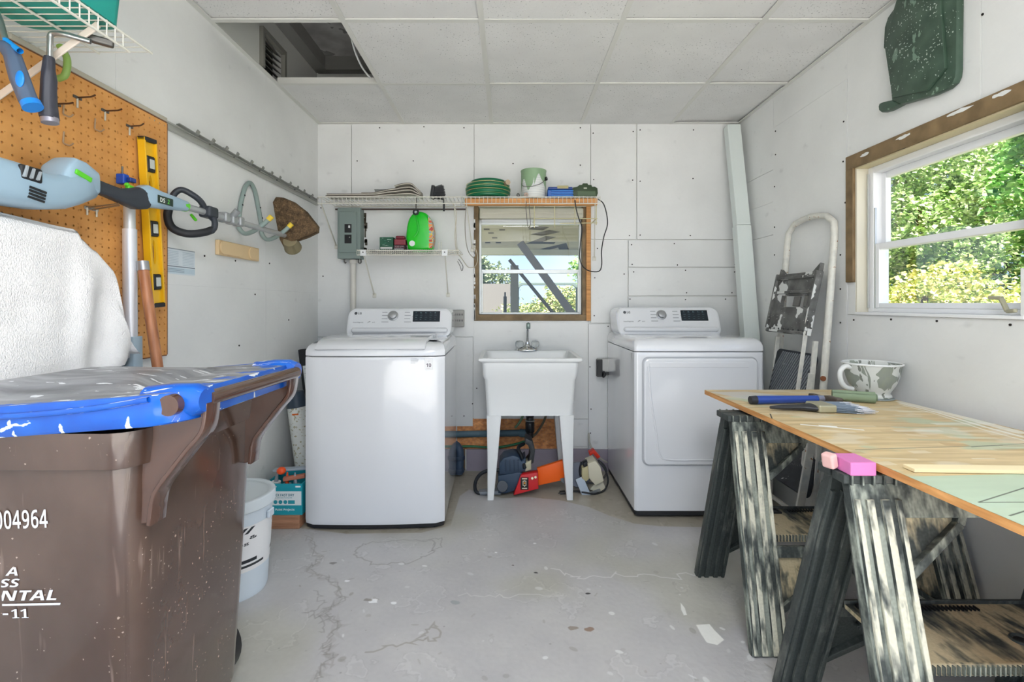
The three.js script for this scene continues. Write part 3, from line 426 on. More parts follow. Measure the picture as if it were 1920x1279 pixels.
{ // back window
  const w = structure('window_2', [0.156, W2.y0, ZB - 0.06], 'aluminium window in a brown frame above the sink');
  const { x0, x1, y0, y1, zg } = W2;
  part('jamb', span(x0, x0 + 0.03, y0 + 0.04, y1, ZB - 0.1, ZB + 0.012, 0.002), M.brownTrim, w);
  part('jamb', span(x1 - 0.055, x1 - 0.03, y0 + 0.04, y1, ZB - 0.1, ZB - 0.002, 0.002), M.brownTrim, w);
  part('sill', span(x0, x1 - 0.03, y0, y0 + 0.042, ZB - 0.1, ZB + 0.012, 0.003), M.brownTrim, w);
  part('bare_stud', span(x1 - 0.03, x1, y0, y1 + 0.002, ZB - 0.1, ZB + 0.012, 0.002), M.wood, w, 'bare orange wood edge');
  const fx0 = x0 + 0.03, fx1 = x1 - 0.055, fy0 = y0 + 0.042, ft = 1.705, mr = 1.348;
  const B = (a, b, c, d, za = zg - 0.02, zb = zg + 0.02) => span(a, b, c, d, za, zb, 0.002);
  part('frame', [B(fx0, fx0 + 0.016, fy0, ft), B(fx1 - 0.016, fx1, fy0, ft), B(fx0 + 0.016, fx1 - 0.016, fy0, fy0 + 0.014), B(fx0 + 0.016, fx1 - 0.016, ft - 0.035, ft), B(fx0 + 0.016, fx1 - 0.016, ft - 0.02, ft, zg + 0.02, zg + 0.035)], M.alu, w);
  part('meeting_rail', [B(fx0 + 0.016, fx1 - 0.016, mr - 0.012, mr + 0.014, zg - 0.004, zg + 0.024)], M.alu, w);
  part('side_channel', [B(fx0 + 0.016, fx0 + 0.026, fy0 + 0.014, mr, zg + 0.004, zg + 0.03), B(fx1 - 0.026, fx1 - 0.016, fy0 + 0.014, mr, zg + 0.004, zg + 0.03)], M.alu, w);
  part('pane', span(fx0 + 0.014, fx1 - 0.014, mr, ft - 0.03, zg - 0.008, zg - 0.005), glass, w); part('pane', span(fx0 + 0.024, fx1 - 0.024, fy0 + 0.012, mr, zg + 0.01, zg + 0.013), glass, w);
  part('blind_box', [span(fx0 + 0.005, fx1 + 0.01, ft, y1 - 0.012, ZB - 0.09, ZB + 0.0, 0.01), span(fx0 + 0.02, fx1, ft + 0.03, ft + 0.045, ZB - 0.02, ZB + 0.006, 0.004)], std(0xdedccb, 0.5), w, 'cream blind housing above the glass');
  part('torn_edge', (() => { reseed(8); const o = []; for (let i = 0; i < 26; i++) { const y = rr(y0, 1.68); o.push(box(rr(0.004, 0.014), rr(0.01, 0.05), 0.003, x0 + 0.003, y, ZB + 0.0132)); } return o; })(), M.wall, w).userData.kind = 'stuff';
}
// leaf clouds: thousands of small leaves nobody could count
function leafCloud(c, r, n, size, seed, cols) {
  reseed(seed); const pos = [], col = [], idx = [], nor = []; const C = cols.map((h) => new THREE.Color(h)); const v = V(0, 0, 0), a = V(0, 0, 0), b = V(0, 0, 0), q = new THREE.Quaternion(), e = new THREE.Euler();
  for (let i = 0; i < n; i++) {
    let x, y, z; do { x = rr(-1, 1); y = rr(-1, 1); z = rr(-1, 1); } while (x * x + y * y + z * z > 1); const m = Math.pow(x * x + y * y + z * z, -0.2); x *= m; y *= m; z *= m;
    const lump = 0.72 + 0.55 * fbm(x * 2.3 + seed, y * 2.3, z * 2.3, 2); const p = V(c[0] + x * r[0] * lump, c[1] + y * r[1] * lump, c[2] + z * r[2] * lump); if (p.y < -0.1) p.y = rr(-0.1, 0.3);
    e.set(rr(-1.2, 1.2), rr(0, 6.28), rr(-1, 1)); q.setFromEuler(e); const L = size * rr(0.6, 1.3), w = L * 0.42, k = pos.length / 3;
    for (const [s, t2, u] of [[0, 0, 0], [w, L * 0.45, 0.15 * L], [0, L, 0], [-w, L * 0.45, 0.15 * L]]) { v.set(s, u, t2).applyQuaternion(q).add(p); pos.push(v.x, v.y, v.z); }
    idx.push(k, k + 1, k + 2, k, k + 2, k + 3); const cc = C[Math.floor(rnd() * C.length)], s = rr(0.8, 1.2); for (let j = 0; j < 4; j++) col.push(cc.r * s, cc.g * s, cc.b * s);
  }
  const g = new THREE.BufferGeometry(); g.setAttribute('position', new THREE.Float32BufferAttribute(pos, 3)); g.setAttribute('color', new THREE.Float32BufferAttribute(col, 3)); g.setIndex(idx); const f = g.toNonIndexed(); f.computeVertexNormals(); f.setAttribute('uv', new THREE.BufferAttribute(new Float32Array(f.attributes.position.count * 2), 2)); f.userData.ownUV = true; return f;
}
M.leaf = phy(0xffffff, 0.55, { vertexColors: true, transmission: 0.35, thickness: 0, side: THREE.DoubleSide });
function shrub(name, label, category, c, r, n, size, seed, cols, group) {
  const t = thing(name, label, category, [c[0], -0.1, c[2]], 0, group); part('foliage', leafCloud(c, r, n, size, seed, cols), M.leaf, t);
  reseed(seed + 1); const st = []; for (let i = 0; i < 9; i++) { const a = rr(0, 6.28), q = rr(0.2, 0.7); st.push(tube([[c[0] + rr(-0.06, 0.06), -0.1, c[2] + rr(-0.06, 0.06)], [c[0] + Math.cos(a) * r[0] * q * 0.5, c[1] * 0.6, c[2] + Math.sin(a) * r[2] * q * 0.5], [c[0] + Math.cos(a) * r[0] * q, c[1] + r[1] * rr(0, 0.6), c[2] + Math.sin(a) * r[2] * q]], rr(0.012, 0.03), false, 14, 6)); }
  part('stems', st, std(0x5a4a38, 0.9), t); return t;
}
shrub('garden_tree', 'tall sunlit green tree filling left of right window', 'tree', [5.5, 2.3, -7.0], [1.5, 2.3, 1.75], 46000, 0.06, 31, [0x8fb25a, 0xa9c574, 0x6f9448, 0xbccf90, 0xd8e0b4]);
shrub('garden_tree', 'bright green tree at right side of the right window', 'tree', [5.2, 2.3, -3.85], [1.35, 2.2, 1.35], 40000, 0.06, 37, [0x7fb455, 0x97c467, 0x5c9440, 0xabd080]);
shrub('flowering_bush', 'yellow green bush along bottom of the right window', 'bush', [3.1, 0.72, -3.6], [0.62, 0.9, 1.25], 26000, 0.036, 41, [0xc0c462, 0xd6d284, 0xa0b058, 0xe6d8a2, 0x88a04c]);
shrub('garden_hedge', 'dark green hedge behind the sunlit trees outside right window', 'hedge', [9.0, 2.2, -7.4], [1.6, 3.4, 5.4], 16000, 0.14, 47, [0x54783c, 0x6e8e4e, 0x86a25c]);
shrub('flowering_bush', 'pale sunlit bush seen through the back window', 'bush', [1.45, 0.85, -9.0], [1.9, 0.8, 0.8], 22000, 0.05, 53, [0xa8ac62, 0x8a9a50, 0xc8c48e, 0x6f8a40]);
shrub('garden_tree', 'thin leafy branch against sky in the back window', 'tree', [2.1, 1.95, -11.5], [0.9, 0.6, 0.6], 1500, 0.085, 59, [0x8fb35c, 0xa8c876, 0x6f9a4c]);
shrub('garden_shrub', 'grey green shrub at left of the back window', 'bush', [-1.6, 1.5, -12.6], [2.2, 1.6, 0.7], 14000, 0.09, 61, [0x86956a, 0x9da97c, 0x6d7b55]);
{ // lean-to behind the shed
  const c = thing('lean_to_roof', 'grey underside of lean-to roof printed with dark letters', 'roof', [0.8, 1.95, -5.2]);
  const za = -3.75, zb = -6.0, ya = 2.05, yb = 1.79, sl = (ya - yb) / (za - zb), f = (x0, x1, k) => (u, v) => [mixf(x0, x1, u), mixf(yb, ya, v) + k, mixf(zb, za, v)];
  const t = print(1024, 1024, (g, W, H) => {
    reseed(17); g.fillStyle = '#a79fa8'; g.fillRect(0, 0, W, H); for (let i = 0; i < 700; i++) { g.fillStyle = `rgba(${rnd() < 0.5 ? '128,120,128' : '186,180,186'},${rr(0.05, 0.25)})`; g.fillRect(rr(0, W), rr(0, H), rr(2, 40), rr(1, 9)); }
    const on = (px, py) => { const d = (yb + sl * 6 - EYE) / ((CY - py) / FOCAL + sl), X = (px - CX) * d / FOCAL; return [(X + 1.1) / 3 * W, H - (6 - d) / 2.25 * H]; };
    const stroke = (pts, w) => { g.strokeStyle = '#2a2438'; g.lineWidth = w; g.beginPath(); pts.forEach((p, k) => { const [x, y] = on(...p); k ? g.lineTo(x, y) : g.moveTo(x, y); }); g.stroke(); };   // big printed letters
    stroke([[996, 427], [1024, 429]], 60); stroke([[1005, 441], [1041, 433]], 56); stroke([[1033, 443.5], [1001, 455.5], [1040, 456]], 44); stroke([[1019, 468], [1054, 460], [1058, 469]], 40);
    g.fillStyle = '#2a2438'; for (const [x, y] of [[912, 430], [920, 437], [927, 446], [934, 455], [941, 431], [914, 455]]) { const [u, v] = on(x, y); g.fillRect(u - 9, v - 14, 20, 28); }
  });
  part('underside', sheet(f(-1.1, 1.9, 0), 6, 6), std(0xffffff, 0.8, { map: t }), c);
  part('sheet_top', sheet(f(-1.1, 1.9, 0.02), 2, 2), std(0x7b7a7c, 0.8), c);
  part('edge_beam', span(-1.1, 1.9, yb - 0.07, yb + 0.025, zb - 0.05, zb, 0.004), std(0xb9b8b4, 0.7), c);
  part('edge_beam', span(-1.1, 1.9, ya - 0.03, ya + 0.05, za, za + 0.05, 0.004), std(0xb9b8b4, 0.7), c);
  part('post', span(-1.05, -0.97, -0.1, yb - 0.06, zb - 0.04, zb + 0.04), M.trimWhite, c); part('post', span(1.8, 1.88, -0.1, yb - 0.06, zb - 0.04, zb + 0.04), M.trimWhite, c);
  part('fascia', bar([-0.95, 1.735, -5.7], [0.2, 1.74, -5.7], 0.075, 0.03, [0, 0, 1]), std(0xd6d3cc, 0.7), c);
  solid('brace_plank', bar(at(975, 455, 5.0), at(1090, 612, 5.0), 0.075, 0.03, [0, 0, 1]), std(0x7d777c, 0.8), 'wide grey diagonal plank behind the back window', 'plank');
  solid('brace_plank', bar(at(955, 487, 5.3), at(1050, 603, 5.3), 0.036, 0.03, [0, 0, 1]), std(0x5f5a58, 0.8), 'narrow dark diagonal strut behind the back window', 'plank');
  solid('fence_post', span(at(957, 0, 5.8)[0], at(972, 0, 5.8)[0], -0.1, 1.58, -5.85, -5.75, 0.003), std(0x7d7a7a, 0.8), 'grey upright post behind the back window', 'post');
  const bw = thing('screen_frame', 'grey green round-cornered screen frame beyond the back window', 'frame', [at(1028, 590, 6.3)[0], -0.1, -6.3]);
  const sx0 = at(968, 0, 6.3)[0], sx1 = at(1085, 0, 6.3)[0], syt = at(0, 530, 6.3)[1], fr = rrect(sx0, 0.3, sx1, syt, 0.08); fr.holes.push(rrect(sx0 + 0.035, 0.98, sx1 - 0.035, syt - 0.035, 0.06));
  part('rim', extr(fr, 0.05, 0.004).translate(0, 0, -6.33), std(0x5f6f6a, 0.6), bw); for (const q of [sx0 + 0.05, sx1 - 0.05]) part('stand', span(q - 0.03, q + 0.03, -0.1, 0.31, -6.33, -6.28), std(0x5f6f6a, 0.6), bw);
  solid('rod_handle', [rod(at(947, 620, 5.2), at(947, 556, 5.2), 0.018, 0.018, 12), rod(at(947, 556, 5.2), at(947, 548, 5.2), 0.009), rod([at(947, 0, 5.2)[0], -0.1, -5.2], at(947, 620, 5.2), 0.012)], M.black, 'black tool handle standing outside the back window', 'tool');
  const car = thing('parked_car', 'white rounded car bonnet at lower left of the back window', 'car', [-1.4, -0.1, -7.6]);
  part('body', move(new THREE.SphereGeometry(1, 28, 18).scale(1.09, 0.9, 0.95), -1.4, 0.36, -7.6), phy(0xe9ecf2, 0.2, { clearcoat: 1 }), car); part('window_glass', move(new THREE.SphereGeometry(1, 24, 14).scale(0.93, 0.66, 0.8), -1.5, 0.6, -7.35), phy(0x22242a, 0.1), car);
  for (const z of [-7.1, -8.1]) part('wheel', rod([-0.75, 0.18, z], [-0.5, 0.18, z], 0.28, 0.28, 24), M.black, car);
  solid('garden_wall', span(-5, 0.02, -0.1, 1.55, -10.4, -10.3), std(0x6a6660, 0.8), 'pale grey wall outside at left of the back window', 'wall');
}

// ------------------------------------------------------------------ wire shelves on the back wall and what they carry
function wireShelf(t, P, a0, a1, b0, b1, y, lip, step = 0.0254, lipEnd = a1) { // P(along, out, height) -> room point
  const r = 0.0032; for (const b of [b0, (b0 + b1) / 2, b1]) part('long_rod', rod(P(a0, b, y), P(a1, b, y), r, r, 8), M.wire, t);
  part('lip_rod', rod(P(a0, b1, y - lip), P(lipEnd, b1, y - lip), r, r, 8), M.wire, t);
  const g = []; const n = Math.round(Math.abs(a1 - a0) / step);
  for (let i = 0; i <= n; i++) { const a = mixf(a0, a1, i / n); g.push(rod(P(a, b0, y + 0.004), P(a, b1, y + 0.004), 0.0018, 0.0018, 5)); if ((a - lipEnd) * Math.sign(a1 - a0) <= 1e-6) g.push(rod(P(a, b1, y + 0.004), P(a, b1, y - lip), 0.0018, 0.0018, 5)); }
  part('cross_wires', g, M.wire, t).userData.kind = 'stuff';
}
const onBack = (a, b, y) => [a, y, ZB + b];
const DECK = 1.785, DECK2 = 1.458;
function strut(t, top, bottom) { part('support_strut', [bar(top, bottom, 0.012, 0.006, [1, 0, 0], 0.002)], M.wire, t); const b = A3(bottom); part('strut_foot', span(b.x - 0.012, b.x + 0.012, b.y - 0.022, b.y + 0.008, ZB + 0.002, ZB + 0.008, 0.002), M.wire, t); }
{
  const t = thing('wire_shelf', 'white wire shelf above the grey electrical panel', 'shelf', [-0.73, DECK, ZB]);
  wireShelf(t, onBack, -1.18, -0.3, 0.006, 0.3, DECK, 0.04);
  strut(t, [-1.163, DECK - 0.04, ZB + 0.29], [-1.17, 1.52, ZB + 0.008]); strut(t, [-0.34, DECK - 0.04, ZB + 0.29], [-0.352, 1.49, ZB + 0.008]);
  const t2 = thing('wire_shelf', 'short white wire shelf holding the green jug', 'shelf', [-0.63, DECK2, ZB]);
  wireShelf(t2, onBack, -0.945, -0.315, 0.006, 0.28, DECK2, 0.028, 0.0127);
  for (const x of [-0.905, -0.4]) { part('bracket_plate', span(x - 0.018, x + 0.018, DECK2 - 0.034, DECK2 + 0.004, ZB + 0.283, ZB + 0.289, 0.002), M.whitePlastic, t2); part('bracket_screw', rod([x, DECK2 - 0.012, ZB + 0.289], [x, DECK2 - 0.012, ZB + 0.291], 0.004, 0.004, 8), M.screw, t2); }
  strut(t2, [-0.905, DECK2 - 0.03, ZB + 0.27], [-0.912, 1.19, ZB + 0.008]); strut(t2, [-0.4, DECK2 - 0.03, ZB + 0.27], [-0.414, 1.195, ZB + 0.008]);
  for (const x of [-0.44, -0.425]) part('upright_clip', rod([x, DECK2, ZB + 0.26], [x, DECK2 + 0.055, ZB + 0.26], 0.0025, 0.0025, 6), M.wire, t2);
  const t3 = thing('wire_shelf', 'white wire shelf over the back window holding the hose', 'shelf', [0.13, DECK, ZB]);
  wireShelf(t3, onBack, -0.288, 0.56, 0.006, 0.3, DECK, 0.04);
  strut(t3, [-0.265, DECK - 0.04, ZB + 0.29], [-0.25, 1.5, ZB + 0.014]); strut(t3, [0.53, DECK - 0.04, ZB + 0.29], [0.575, 1.44, ZB + 0.008]);
  solid('shelf_board', span(-0.275, 0.545, DECK - 0.046, DECK - 0.0045, ZB + 0.245, ZB + 0.285, 0.002), M.wood, 'orange wooden board under the shelf above the back window', 'board');
  // hanging wire basket below the shelf
  const bsk = thing('wire_basket', 'yellowed hanging wire basket below shelf over back window', 'basket', [0.36, 1.6, ZB + 0.2]);
  const yel = phy(0xcfc9a0, 0.45), zf = -3.06, x = (p) => (p - CX) * 3.06 / FOCAL, y = (p) => EYE - (p - CY) * 3.06 / FOCAL;
  for (const p of [1002, 1040, 1078, 1118]) part('upright_wire', rod([x(p), y(386), zf], [x(p), y(p > 1050 ? 422 : 427), zf], 0.003, 0.003, 6), yel, bsk);
  part('long_wire', [rod([x(1000), y(410), zf], [x(1120), y(410), zf], 0.003, 0.003, 6)], yel, bsk); part('long_wire', [rod([x(1050), y(419), zf], [x(1120), y(418), zf], 0.003, 0.003, 6)], yel, bsk);
  for (const p of [1002, 1118]) part('end_wire', rod([x(p), y(410), zf], [x(p), y(410), zf - 0.18], 0.003, 0.003, 6), yel, bsk);
  solid('wire_hook', bent([at(987, 378, 3.03), at(986, 388, 3.02), at(989, 423, 3.02), at(992, 429, 3.02), at(995, 422, 3.02), at(992, 388, 3.02), at(993, 384, 3.02)], 0.002, 0.008, 6), M.darkSteel, 'dark wire hook hanging over the back window glass', 'hook');
}
{ // electrical panel and conduit
  const t = thing('breaker_panel', 'grey electrical panel under the upper wire shelf', 'breaker panel', [-1.06, 1.425, ZB]);
  const g = std(0x84938e, 0.5, { bumpMap: fineBump, bumpScale: 0.0004 });
  part('cabinet', span(-1.135, -0.983, 1.425, 1.762, ZB + 0.002, ZB + 0.085, 0.004), g, t);
  part('door', extr(rrect(-1.122, 1.465, -1.005, 1.735, 0.008), 0.012, 0.004).translate(0, 0, ZB + 0.083), g, t);
  for (const [a, b] of [[1.595, 1.652], [1.525, 1.582]]) part('breaker_window', span(-1.084, -1.038, a, b, ZB + 0.094, ZB + 0.0965, 0.001), M.black, t);
  part('breaker_switch', span(-1.058, -1.047, 1.626, 1.642, ZB + 0.095, ZB + 0.102, 0.002), M.whitePlastic, t); part('breaker_switch', span(-1.054, -1.047, 1.561, 1.568, ZB + 0.095, ZB + 0.101, 0.002), M.greyKnob, t);
  part('torn_wall_edge', (() => { reseed(12); const o = []; for (let i = 0; i < 12; i++) o.push(box(rr(0.008, 0.02), rr(0.02, 0.05), 0.006, -0.972 + rr(-0.006, 0.004), rr(1.46, 1.74), ZB + 0.004)); return o; })(), std(0x5b5549, 0.9), t).userData.kind = 'stuff';
  part('knockout_clamp', [tube([[-1.1, 1.425, ZB + 0.05], [-1.1, 1.41, ZB + 0.05], [-1.094, 1.398, ZB + 0.05], [-1.088, 1.404, ZB + 0.05]], 0.004, false, 16, 6)], M.darkSteel, t);
  part('knockout_clamp', [tube([[-1.005, 1.425, ZB + 0.05], [-1.005, 1.4, ZB + 0.05], [-0.99, 1.4, ZB + 0.05], [-0.99, 1.425, ZB + 0.05]], 0.004, false, 16, 6)], M.darkSteel, t);
  solid('conduit', [rod([-1.045, 0.9, ZB + 0.04], [-1.045, 1.42, ZB + 0.04], 0.019, 0.019, 20), lathe([[0.02, 0], [0.025, 0.003], [0.025, 0.022], [0.02, 0.026]], -1.045, 1.397, ZB + 0.04)], std(0xd8d5cc, 0.45), 'cream conduit pipe running down from the electrical panel', 'pipe');
}
{ // things on the upper left shelf
  const cols = [std(0xcfcabc, 0.6), std(0x5b5144, 0.6)];
  for (let k = 0; k < 4; k++) { // nested wavy strips
    const t = thing('wavy_strip', ['bottom', 'second lowest', 'third lowest', 'topmost'][k] + ' striped wavy strip in pile on the upper shelf', 'strip', [-0.83, DECK + 0.006, ZB + 0.2], 0, 'striped strips piled on the upper shelf');
    const x0 = [-1.155, -1.145, -0.93, -0.72][k], prof = [];
    const yy = (X) => { const h = 0.012 + 0.016 * k; const bump = 0.03 * smooth(-0.88, -0.72, X) + 0.016 * Math.sin(clamp((X + 0.72) / 0.16) * Math.PI) * (X > -0.72 ? 1 : 0) - (X > -0.62 ? 0.03 * smooth(-0.62, -0.555, X) : 0); return DECK + 0.0095 + h * 0.55 + bump * (0.35 + 0.25 * k); };
    for (let i = 0; i <= 40; i++) prof.push(mixf(x0, -0.558, i / 40));
    const layer = (o, th) => { const top = prof.map((X) => [X, yy(X) + o + th]), bot = prof.map((X) => [X, yy(X) + o]).reverse(); return extr(shape([...top, ...bot]), 0.09).translate(0, 0, ZB + 0.15 + (k % 2) * 0.008); };
    part('pale_layer', layer(0, 0.0045), cols[0], t); part('dark_layer', layer(0.0047, 0.0035), cols[1], t);
  }
  solid('metal_clip', [box(0.06, 0.022, 0.05, -0.82, DECK + 0.05, ZB + 0.2, 0.004), box(0.075, 0.005, 0.06, -0.815, DECK + 0.0625, ZB + 0.2, 0.002)], std(0x8f918e, 0.5, { metalness: 0.3 }), 'small grey metal clip on top of the striped strips', 'clip');
  const br = thing('scrub_brush', 'dark grey bristle brush at right end of upper shelf', 'brush', [-0.455, DECK + 0.006, ZB + 0.2]);
  part('block', bar([-0.492, DECK + 0.01, ZB + 0.2], [-0.48, DECK + 0.09, ZB + 0.2], 0.022, 0.07, [0, 0, 1], 0.005), M.black, br);
  reseed(71); part('bristles', (() => { const o = []; for (let i = 0; i < 150; i++) { const u = rr(0.02, 0.95), z = ZB + 0.2 + rr(-0.03, 0.03); o.push(rod([mixf(-0.482, -0.47, u), DECK + 0.012 + u * 0.075, z], [-0.405 - 0.02 * u + rr(-0.006, 0.006), DECK + 0.012 + u * 0.092, z + rr(-0.006, 0.006)], 0.0016, 0.001, 4)); } return o; })(), std(0x4f5053, 0.7), br).userData.kind = 'stuff';
  part('handle', [bar([-0.405, DECK - 0.01, ZB + 0.285], [-0.405, DECK - 0.085, ZB + 0.285], 0.012, 0.01, [0, 0, 1], 0.003), bar([-0.47, DECK + 0.012, ZB + 0.21], [-0.405, DECK - 0.01, ZB + 0.285], 0.012, 0.01, undefined, 0.003)], M.black, br);
  const cs = thing('caster_wheel', 'black ring caster above the bright green jug', 'wheel', [-0.578, DECK - 0.07, ZB + 0.28]);
  part('tyre', move(new THREE.TorusGeometry(0.0145, 0.0055, 10, 24), -0.578, 1.694, ZB + 0.29), M.black, cs); part('hub', turn(rod([0, -0.006, 0], [0, 0.006, 0], 0.008, 0.008, 16), Math.PI / 2, 0, 0).translate(-0.578, 1.694, ZB + 0.29), M.greyKnob, cs); part('stem', rod([-0.578, 1.708, ZB + 0.285], [-0.578, DECK + 0.006, ZB + 0.275], 0.004), M.darkSteel, cs);
  solid('curtain_rod', [rod([-1.16, DECK - 0.028, ZB + 0.05], [-0.29, DECK - 0.03, ZB + 0.06], 0.006)], std(0x4a3d36, 0.5), 'thin dark rod under the upper wire shelf', 'rod');
}
{ // things on the lower shelf
  const jug = thing('plastic_jug', 'bright green plastic jug on the lower wire shelf', 'jug', [-0.565, DECK2 + 0.006, ZB + 0.18]);
  const gm = phy(0x12c81e, 0.28, { clearcoat: 0.3 });
  const prof = (k) => [[-0.655, DECK2 + 0.09], [-0.648, DECK2 + 0.16], [-0.633, DECK2 + 0.21], [-0.605, DECK2 + 0.245], [-0.57, DECK2 + 0.254], [-0.525, DECK2 + 0.24], [-0.498, DECK2 + 0.2], [-0.487, DECK2 + 0.14], [-0.488, DECK2 + 0.06], [-0.5, DECK2 + 0.007], [-0.628, DECK2 + 0.007], [-0.645, DECK2 + 0.04]];
  const sp = new THREE.Shape(new THREE.SplineCurve(prof().concat([prof()[0]]).map((p) => new THREE.Vector2(...p))).getPoints(60)); const hole = new THREE.Path(); hole.absellipse(-0.56, DECK2 + 0.2, 0.014, 0.026, 0, Math.PI * 2); 
  part('body', creased(extr(sp, 0.11, 0.02), 0.9).translate(0, 0, ZB + 0.12), gm, jug); part('grip_rib', tube([[-0.59, DECK2 + 0.225, ZB + 0.232], [-0.575, DECK2 + 0.17, ZB + 0.233], [-0.578, DECK2 + 0.12, ZB + 0.232], [-0.6, DECK2 + 0.09, ZB + 0.231]], 0.006, false, 20), gm, jug);
  part('side_label', creased(extr(shape([[-0.514, DECK2 + 0.225], [-0.492, DECK2 + 0.195], [-0.478, DECK2 + 0.13], [-0.478, DECK2 + 0.07], [-0.49, DECK2 + 0.02], [-0.508, DECK2 + 0.02], [-0.505, DECK2 + 0.12]]), 0.085).translate(0, 0, ZB + 0.146), 0.9), std(0xffffff, 0.4, { map: dtex(128, 0.12, (x, y) => { const k = noise(x * 6, y * 5, 4); return k > 0.15 ? [236, 150, 60] : k > -0.1 ? [140, 170, 190] : k > -0.25 ? [230, 210, 90] : [190, 70, 60]; }) }), jug, 'printed label');
  part('round_sticker', rod([-0.613, DECK2 + 0.05, ZB + 0.229], [-0.613, DECK2 + 0.05, ZB + 0.2315], 0.018, 0.018, 24), M.whitePlastic, jug);
  const boxPrint = (bg, bars) => print(256, 256, (g) => { g.fillStyle = bg; g.fillRect(0, 0, 256, 256); reseed(bars.length + 3); for (let i = 0; i < 26; i++) { g.fillStyle = bars[i % bars.length]; g.fillRect(rr(10, 200), rr(12, 170), rr(14, 60), rr(6, 14)); } g.fillStyle = '#d8dad6'; g.fillRect(10, 196, 236, 40); });
  const face = (x0, x1, y0, y1, z, tex, p) => part('printed_front', quad(x1 - x0, y1 - y0, (x0 + x1) / 2, (y0 + y1) / 2, z + 0.0012), std(0xffffff, 0.45, { map: tex }), p);
  const gb = thing('screw_box', 'small dark green box beside the electrical panel', 'box', [-0.775, DECK2 + 0.006, ZB + 0.2]); part('carton', span(-0.818, -0.733, DECK2 + 0.0062, DECK2 + 0.09, ZB + 0.15, ZB + 0.23, 0.002), std(0x14553c, 0.5), gb); face(-0.816, -0.735, DECK2 + 0.008, DECK2 + 0.088, ZB + 0.23, boxPrint('#14553c', ['#3d7a61', '#0d3a2a', '#9db5a8']), gb);
  const rb = thing('screw_box', 'maroon blister pack leaning beside the green jug', 'box', [-0.69, DECK2 + 0.006, ZB + 0.2]);
  part('carton', [span(-0.73, -0.66, DECK2 + 0.0062, DECK2 + 0.04, ZB + 0.16, ZB + 0.23, 0.003)], std(0x4a2730, 0.4), rb); part('lid', [span(-0.729, -0.655, DECK2 + 0.04, DECK2 + 0.078, ZB + 0.165, ZB + 0.225, 0.006)], phy(0x8a3540, 0.3), rb); part('cap', span(-0.722, -0.662, DECK2 + 0.078, DECK2 + 0.1, ZB + 0.17, ZB + 0.22, 0.01), phy(0x7a2b38, 0.3), rb);
  face(-0.728, -0.664, DECK2 + 0.01, DECK2 + 0.038, ZB + 0.23, boxPrint('#3d2830', ['#8a5a60', '#d0b8b8']), rb);
  solid('shelf_liner', span(-0.9, -0.63, DECK2 + 0.0018 + 0.0038, DECK2 + 0.006, ZB + 0.03, ZB + 0.27), M.black, 'thin black liner sheet on the lower wire shelf', 'liner');
}
